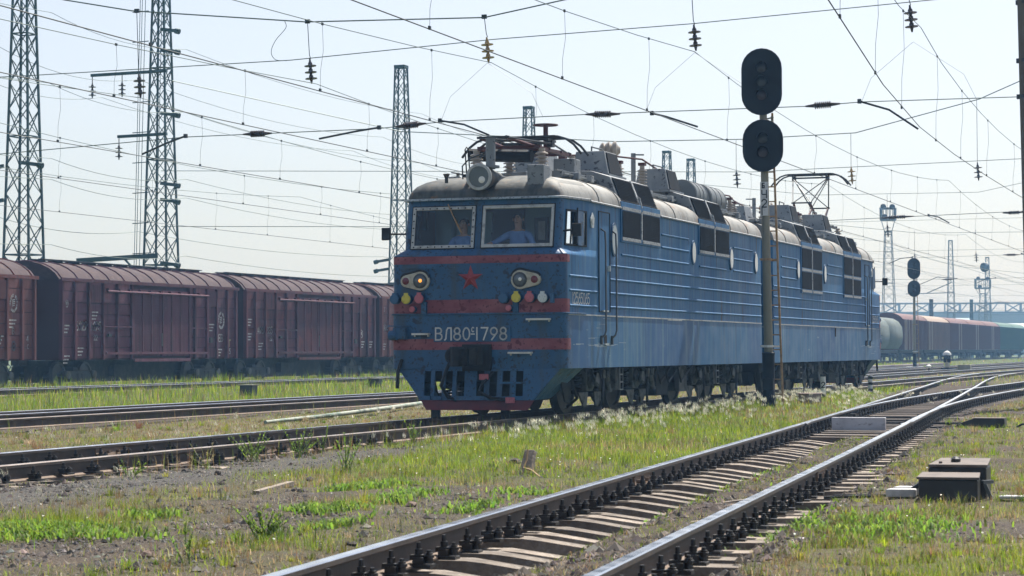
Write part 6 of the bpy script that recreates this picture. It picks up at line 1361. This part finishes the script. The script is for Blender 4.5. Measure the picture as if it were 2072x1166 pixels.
# 4: broad leaved ground plants
P = []
for cx, cy, rx, ry, k in ((4.5, -23.95, .55, .35, 1500), (4.0, -23.9, .4, .3, 900), (4.42, -22.2, .18, .25, 160), (5.45, -21.3, .22, .22, 260), (5.55, -21.0, .16, .18, 160), (5.45, -19.7, .16, .35, 260), (5.5, -19.1, .2, .3, 200), (4.65, -18.5, .28, .3, 300), (4.75, -17.9, .2, .3, 160), (6.2, -22.6, .12, .5, 160), (6.45, -20.2, .15, .7, 140), (6.25, -18.2, .2, .6, 160), (9.4, -22.3, .3, 1.2, 500), (10.3, -22.0, .5, 1.0, 600), (9.1, -19.5, .2, .8, 200), (8.6, -14.8, .25, 1.2, 200), (7.9, -21.5, .4, 2.6, 220), (7.5, -16, .3, 2.5, 220), (8.2, -24.9, .2, .6, 60)):
    k = int(k * 1.7); P.append(np.stack([rng.normal(cx, rx * .6, k), rng.normal(cy, ry * .6, k)], -1))
P = np.concatenate(P); n = len(P); c_ = tints(n, [(.16, .27, .03), (.12, .22, .03), (.22, .30, .05)], (3, 3, 2), .2)
blades('broadleaf_weeds', P[:, 0], P[:, 1], gnd(P[:, 0], P[:, 1]), rng.uniform(.03, .095, n), rng.uniform(.010, .028, n), rng.uniform(.4, 1.2, n), c_, mLeaf, 'bright green broad leaved weeds in clumps on the bare ground', 'weeds')
# 5: feather grass plumes
N = 900; N = 700; cx = 1.5 + rng.gamma(2.0, .6, N); cy = rng.uniform(-8, 24, N); keep = (rng.random(N) < .25 + .75 * (vnoise(cx, cy, .7, 21) > .45)); cx, cy = cx[keep], cy[keep]
ex = np.concatenate([rng.uniform(-6.5, -1.2, 60), rng.uniform(1.2, 4.5, 40), [1.95, 2.2, 2.35, 2.9, 3.2, 3.0]]); ey = np.concatenate([rng.uniform(-10, 12, 60), rng.uniform(-12, -4, 40), [-20.9, -20.8, -21.1, -20.0, -20.3, -21.6]])
cx = np.concatenate([cx, ex]); cy = np.concatenate([cy, ey]); hh = rng.uniform(.16, .34, len(cx)) * np.where(cx < 0, .7, 1); K = 20
az0 = rng.normal(2.6, .5, len(cx)); px = np.repeat(cx, K) + np.repeat(np.cos(az0), K) * rng.uniform(0, .10, len(cx) * K); py = np.repeat(cy, K) + np.repeat(np.sin(az0), K) * rng.uniform(0, .10, len(cx) * K); pz = gnd(px, py) + np.repeat(hh, K) * .7 + rng.uniform(0, .04, len(px))
dist = np.hypot(px - CAM.x, py - CAM.y)
blades('feather_grass', px, py, pz, rng.uniform(.03, .08, len(px)), np.maximum(.003, dist * .00011), rng.uniform(.3, .95, len(px)), tints(len(px), [(.78, .76, .64), (.62, .60, .44)], (2, 1), .12), mPlume, 'white feathery seed heads in the grass beside the locomotive', 'feather grass', az=np.repeat(az0, K) + rng.normal(0, .7, len(px)))
# small white flowers
N = 520; x, y, r = sample(N, 14, 60); keep = railclear(x, y) & (x > -6) & (np.abs(x - Ax(y)) > 1.3) & (masks(x, y)[0] > .5); x, y, r = x[keep], y[keep], r[keep]; n = len(x); fz = gnd(x, y) + rng.uniform(.04, .14, n); fk = 5
blades('white_flowers', np.repeat(x, fk), np.repeat(y, fk), np.repeat(fz, fk), np.full(n * fk, .016), np.full(n * fk, .013), np.full(n * fk, 1.1), tints(n * fk, [(.8, .8, .76)], (1,), .05), mPlume, 'tiny white flowers sprinkled through the turf', 'flowers')
# 6: dry stalks beside the rails
N = 1500; px = np.concatenate([rng.normal(1.15, .2, 900), rng.normal(-.4, .5, 300), rng.normal(-7.4, .25, 300)]); py = np.concatenate([rng.uniform(-17, 12, 900), rng.uniform(-6, -2, 300), rng.uniform(-6, 14, 300)])
blades('dry_stalks', px, py, gnd(px, py), rng.uniform(.10, .38, N), np.full(N, .005), rng.uniform(.05, .5, N), tints(N, DRY + GREEN[:2], (3, 3, 2, 1, 2, 2)), mLeaf, 'thin dry stalks sticking up along the rails', 'stalks')
# 7: tufts that spread from one root
C = 2600; tx, ty, tr = sample(C, 9.5, 48, power=.9); g, lush, dry, grey, bare = masks(tx, ty); keep = (rng.random(C) < np.clip(g * 1.2 + .03, 0, 1)) & railclear(tx, ty) & (tx > -7); tx, ty, tr, dry = tx[keep], ty[keep], tr[keep], dry[keep]; C = len(tx); K = 46
sz = rng.gamma(4, .021, C); az = rng.uniform(0, 2 * np.pi, C * K); rad = rng.uniform(0, .5, C * K) * np.repeat(sz, K); px = np.repeat(tx, K) + np.cos(az) * rad; py = np.repeat(ty, K) + np.sin(az) * rad
kind = rng.random(C); base = np.where((kind < np.clip(dry * .6 + .1, 0, 1))[:, None], tints(C, DRY, (3, 3, 2, 1), .15), tints(C, GREEN + [(.15, .17, .055)], (3, 3, 2, 2, 3), .2)); t = np.repeat(base, K, 0) * rng.uniform(.7, 1.25, (C * K, 1))
h = np.repeat(sz, K) * rng.uniform(.35, 1.15, C * K); h = np.where(np.abs(px - Ax(py)) < 1.2, h * .6, h)
blades('grass_tufts', px, py, gnd(px, py) - .01, h, np.maximum(.0042, np.repeat(tr, K) * .0002), np.clip(rng.normal(.55, .25, C * K), .05, 1.1), t, mLeaf, 'spreading grass tufts dotted over the near yard', 'grass', az=az)
# individual weeds
def weed(label, x, y, h, leaves, spread, tint, seed):
    r_ = np.random.default_rng(seed); z = float(gnd(x, y)); root = thing('weed', label, 'weed', (x, y, z), group='tall weeds by the rails'); b = MB()
    tips = []
    for k in range(max(3, leaves // 12)):
        a = r_.uniform(0, 6.283); d = spread * r_.uniform(.5, 1.7); hk = h * r_.uniform(.45, 1); pts = [Vector((math.cos(a * 3) * spread * .35, math.sin(a * 3) * spread * .35, 0)), Vector((math.cos(a) * d * .5, math.sin(a) * d * .5, hk * .5)), Vector((math.cos(a) * d, math.sin(a) * d, hk))]; b.tube(pts, [.006, .004, .002], 4); tips.append(pts)
    so = obj('stem', b, mat('weed_stem_%d' % seed, (.13, .18, .05), .7), root)
    n = leaves * 2; ti = r_.integers(0, len(tips), n); t = r_.uniform(.15, 1, n); P = []
    for i in range(n): p = tips[ti[i]]; q = p[0].lerp(p[1], t[i] * 2) if t[i] < .5 else p[1].lerp(p[2], t[i] * 2 - 1); P.append(q)
    P = np.array([tuple(p) for p in P])
    lo = blades('leaves', P[:, 0], P[:, 1], P[:, 2], r_.uniform(.02, .055, n) * (h / .35) ** .4, r_.uniform(.007, .015, n), r_.uniform(.9, 1.25, n), tints(n, [tint, tuple(v * .8 for v in tint)], (1, 1), .2), mLeaf, None, None); lo.parent = root
WG = (.19, .30, .035); WD = (.24, .20, .09)
for i, a in enumerate((('leafy green weed standing in the middle of the gravel behind the bare patch', 3.15, -15.3, .42, 110, .10, WG), ('bushy weed against the rail at left, nearest to the gravel', 1.2, -13.6, .34, 160, .22, WG), ('taller weed by the rail, right of the bushy one', 1.25, -12.4, .40, 130, .16, WG), ('dry brown tangle of weed against the left rail', 1.15, -14.8, .34, 60, .28, WD), ('bright weed with twisting stems against the rail ahead of the locomotive', 1.15, -8.2, .34, 120, .12, WG), ('dark small weed clump by the wheel of the locomotive front', 1.2, -2.2, .30, 70, .2, (.06, .09, .03)), ('slender weed near the bottom edge with thin stems', 6.55, -25.75, .40, 44, .10, (.22, .32, .07)), ('leafy weed clump near the bottom edge beside the near rail', 6.3, -24.1, .24, 240, .12, WG), ('small light green weed left of the timber stub', 4.95, -15.4, .16, 60, .08, WG), ('heart leaved weed growing against the foreground rail', 7.88, -23.3, .16, 40, .06, (.17, .28, .04)), ('weed poking up at the far left beside the near rail', 1.3, -16.9, .2, 70, .14, WG), ('tall thin weed in front of the far left rail', 1.1, -11.3, .42, 50, .08, WG))): weed(*a, 100 + i)
# ------------------------------------------------------------------ loose stones
def stones(name, px, py, sz, col, label, seed):
    ico = np.array([(0, 0, 1), (.9, 0, .1), (.3, .85, 0), (-.75, .5, .1), (-.7, -.55, 0), (.35, -.85, .1), (0, 0, -.5)]); F = [(0, 1, 2), (0, 2, 3), (0, 3, 4), (0, 4, 5), (0, 5, 1), (6, 2, 1), (6, 3, 2), (6, 4, 3), (6, 5, 4), (6, 1, 5)]
    n = len(px); jit = rng.uniform(.6, 1.3, (n, 7, 3)); a = rng.uniform(0, 6.283, n); c, s_ = np.cos(a)[:, None], np.sin(a)[:, None]
    v = ico[None] * jit * sz[:, None, None]; v = np.stack([v[..., 0] * c - v[..., 1] * s_, v[..., 0] * s_ + v[..., 1] * c, v[..., 2] * .7], -1) + np.stack([px, py, gnd(px, py)], -1)[:, None]
    fs = (np.array(F)[None] + (np.arange(n) * 7)[:, None, None]).reshape(-1, 3); me = bpy.data.meshes.new(name); me.from_pydata(v.reshape(-1, 3).tolist(), [], fs.tolist())
    at = me.color_attributes.new('tint', 'FLOAT_COLOR', 'POINT'); tt = np.repeat(np.concatenate([col, np.ones((n, 1))], 1), 7, 0); at.data.foreach_set('color', tt.astype(np.float32).ravel())
    m = bpy.data.materials.get('loose_stone')
    if not m:
        m = bpy.data.materials.new('loose_stone'); m.use_nodes = True; q = m.node_tree; A_ = q.nodes.new('ShaderNodeVertexColor'); A_.layer_name = 'tint'; q.links.new(A_.outputs[0], q.nodes['Principled BSDF'].inputs['Base Color']); q.nodes['Principled BSDF'].inputs['Roughness'].default_value = .9
    me.materials.append(m); o = bpy.data.objects.new(name, me); COL.objects.link(o); tag(o, label, 'gravel', kind='stuff')
N = 95000; x, y, r = sample(N, 9.5, 34, power=.9); g, lush, dry, grey, bare = masks(x, y); keep = (rng.random(N) < np.clip(bare * .9 + .12, 0, 1)) & (x > .9) & railclear(x, y); x, y, r = x[keep], y[keep], r[keep]
stones('gravel', x, y, np.maximum(rng.gamma(2.0, .0048, len(x)), .004), tints(len(x), [(.06, .057, .055), (.10, .095, .09), (.032, .028, .026), (.085, .065, .05), (.20, .185, .16)], (4, 3, 3, 2, 1), .2), 'fine gravel and grit over the trampled ground', 1)
N = 60000; x, y, r = sample(N, 10, 50); d = np.abs(x - Ax(y)); keep = ((d < 1.5) | ((y > -4) & (x > Ax(y) - 1.4) & (x < Bx(y) + 1.5)) | (np.abs(x) < 1.4) & (rng.random(N) < .5)) & railclear(x, y); x, y = x[keep], y[keep]
stones('ballast', x, y, np.maximum(rng.gamma(2.6, .0085, len(x)), .008), tints(len(x), [(.06, .045, .038), (.10, .08, .065), (.15, .125, .11), (.045, .038, .035)], (3, 3, 1.5, 2), .2), 'dark oily ballast stones between the sleepers', 2)
N = 5200; x, y, r = sample(N, 9.5, 40, power=.9); g, lush, dry, grey, bare = masks(x, y); dA = np.abs(x - Ax(y)); keep = (rng.random(N) < np.clip(bare * .7 + .08 + .6 * ((dA > .9) & (dA < 1.9)), 0, 1)) & (x > .9) & railclear(x, y); x, y = x[keep], y[keep]
stones('loose_stones', x, y, np.clip(rng.gamma(2.2, .010, len(x)), .010, .055), tints(len(x), [(.05, .044, .04), (.085, .07, .058), (.12, .105, .095), (.035, .03, .028), (.22, .20, .18)], (4, 3, 2, 3, .6), .25), 'loose stones of mixed size lying on the trampled ground', 3)
# straw and litter
N = 9000; x, y, r = sample(N, 9.5, 40); keep = railclear(x, y) & (x > -1) ; x, y = x[keep], y[keep]; n = len(x)
blades('straw_litter', x, y, gnd(x, y) + .004, rng.uniform(.02, .07, n), rng.uniform(.002, .005, n), np.full(n, 1.25), tints(n, [(.36, .30, .20), (.27, .19, .11), (.46, .41, .33)], (3, 2, 1), .2), mLeaf, 'dry straw bits scattered over the bare ground', 'straw')
# ------------------------------------------------------------------ haze
hz = MB(); hz.box((-150, 330, 10.0), (900, 1000, 23.0)); ho = obj('haze', hz, None) if False else None
hm = bpy.data.materials.new('haze_air'); hm.use_nodes = True; n_ = hm.node_tree.nodes; n_.remove(n_['Principled BSDF']); pv = n_.new('ShaderNodeVolumePrincipled'); pv.inputs['Color'].default_value = (.30, .58, 1, 1); pv.inputs['Absorption Color'].default_value = (1, 1, 1, 1); pv.inputs['Density'].default_value = .00068; pv.inputs['Anisotropy'].default_value = .0
hm.node_tree.links.new(pv.outputs[0], n_['Material Output'].inputs['Volume'])
hzo = obj('haze', hz, hm); tag(hzo, 'pale blue summer haze filling the yard', 'haze', kind='stuff')
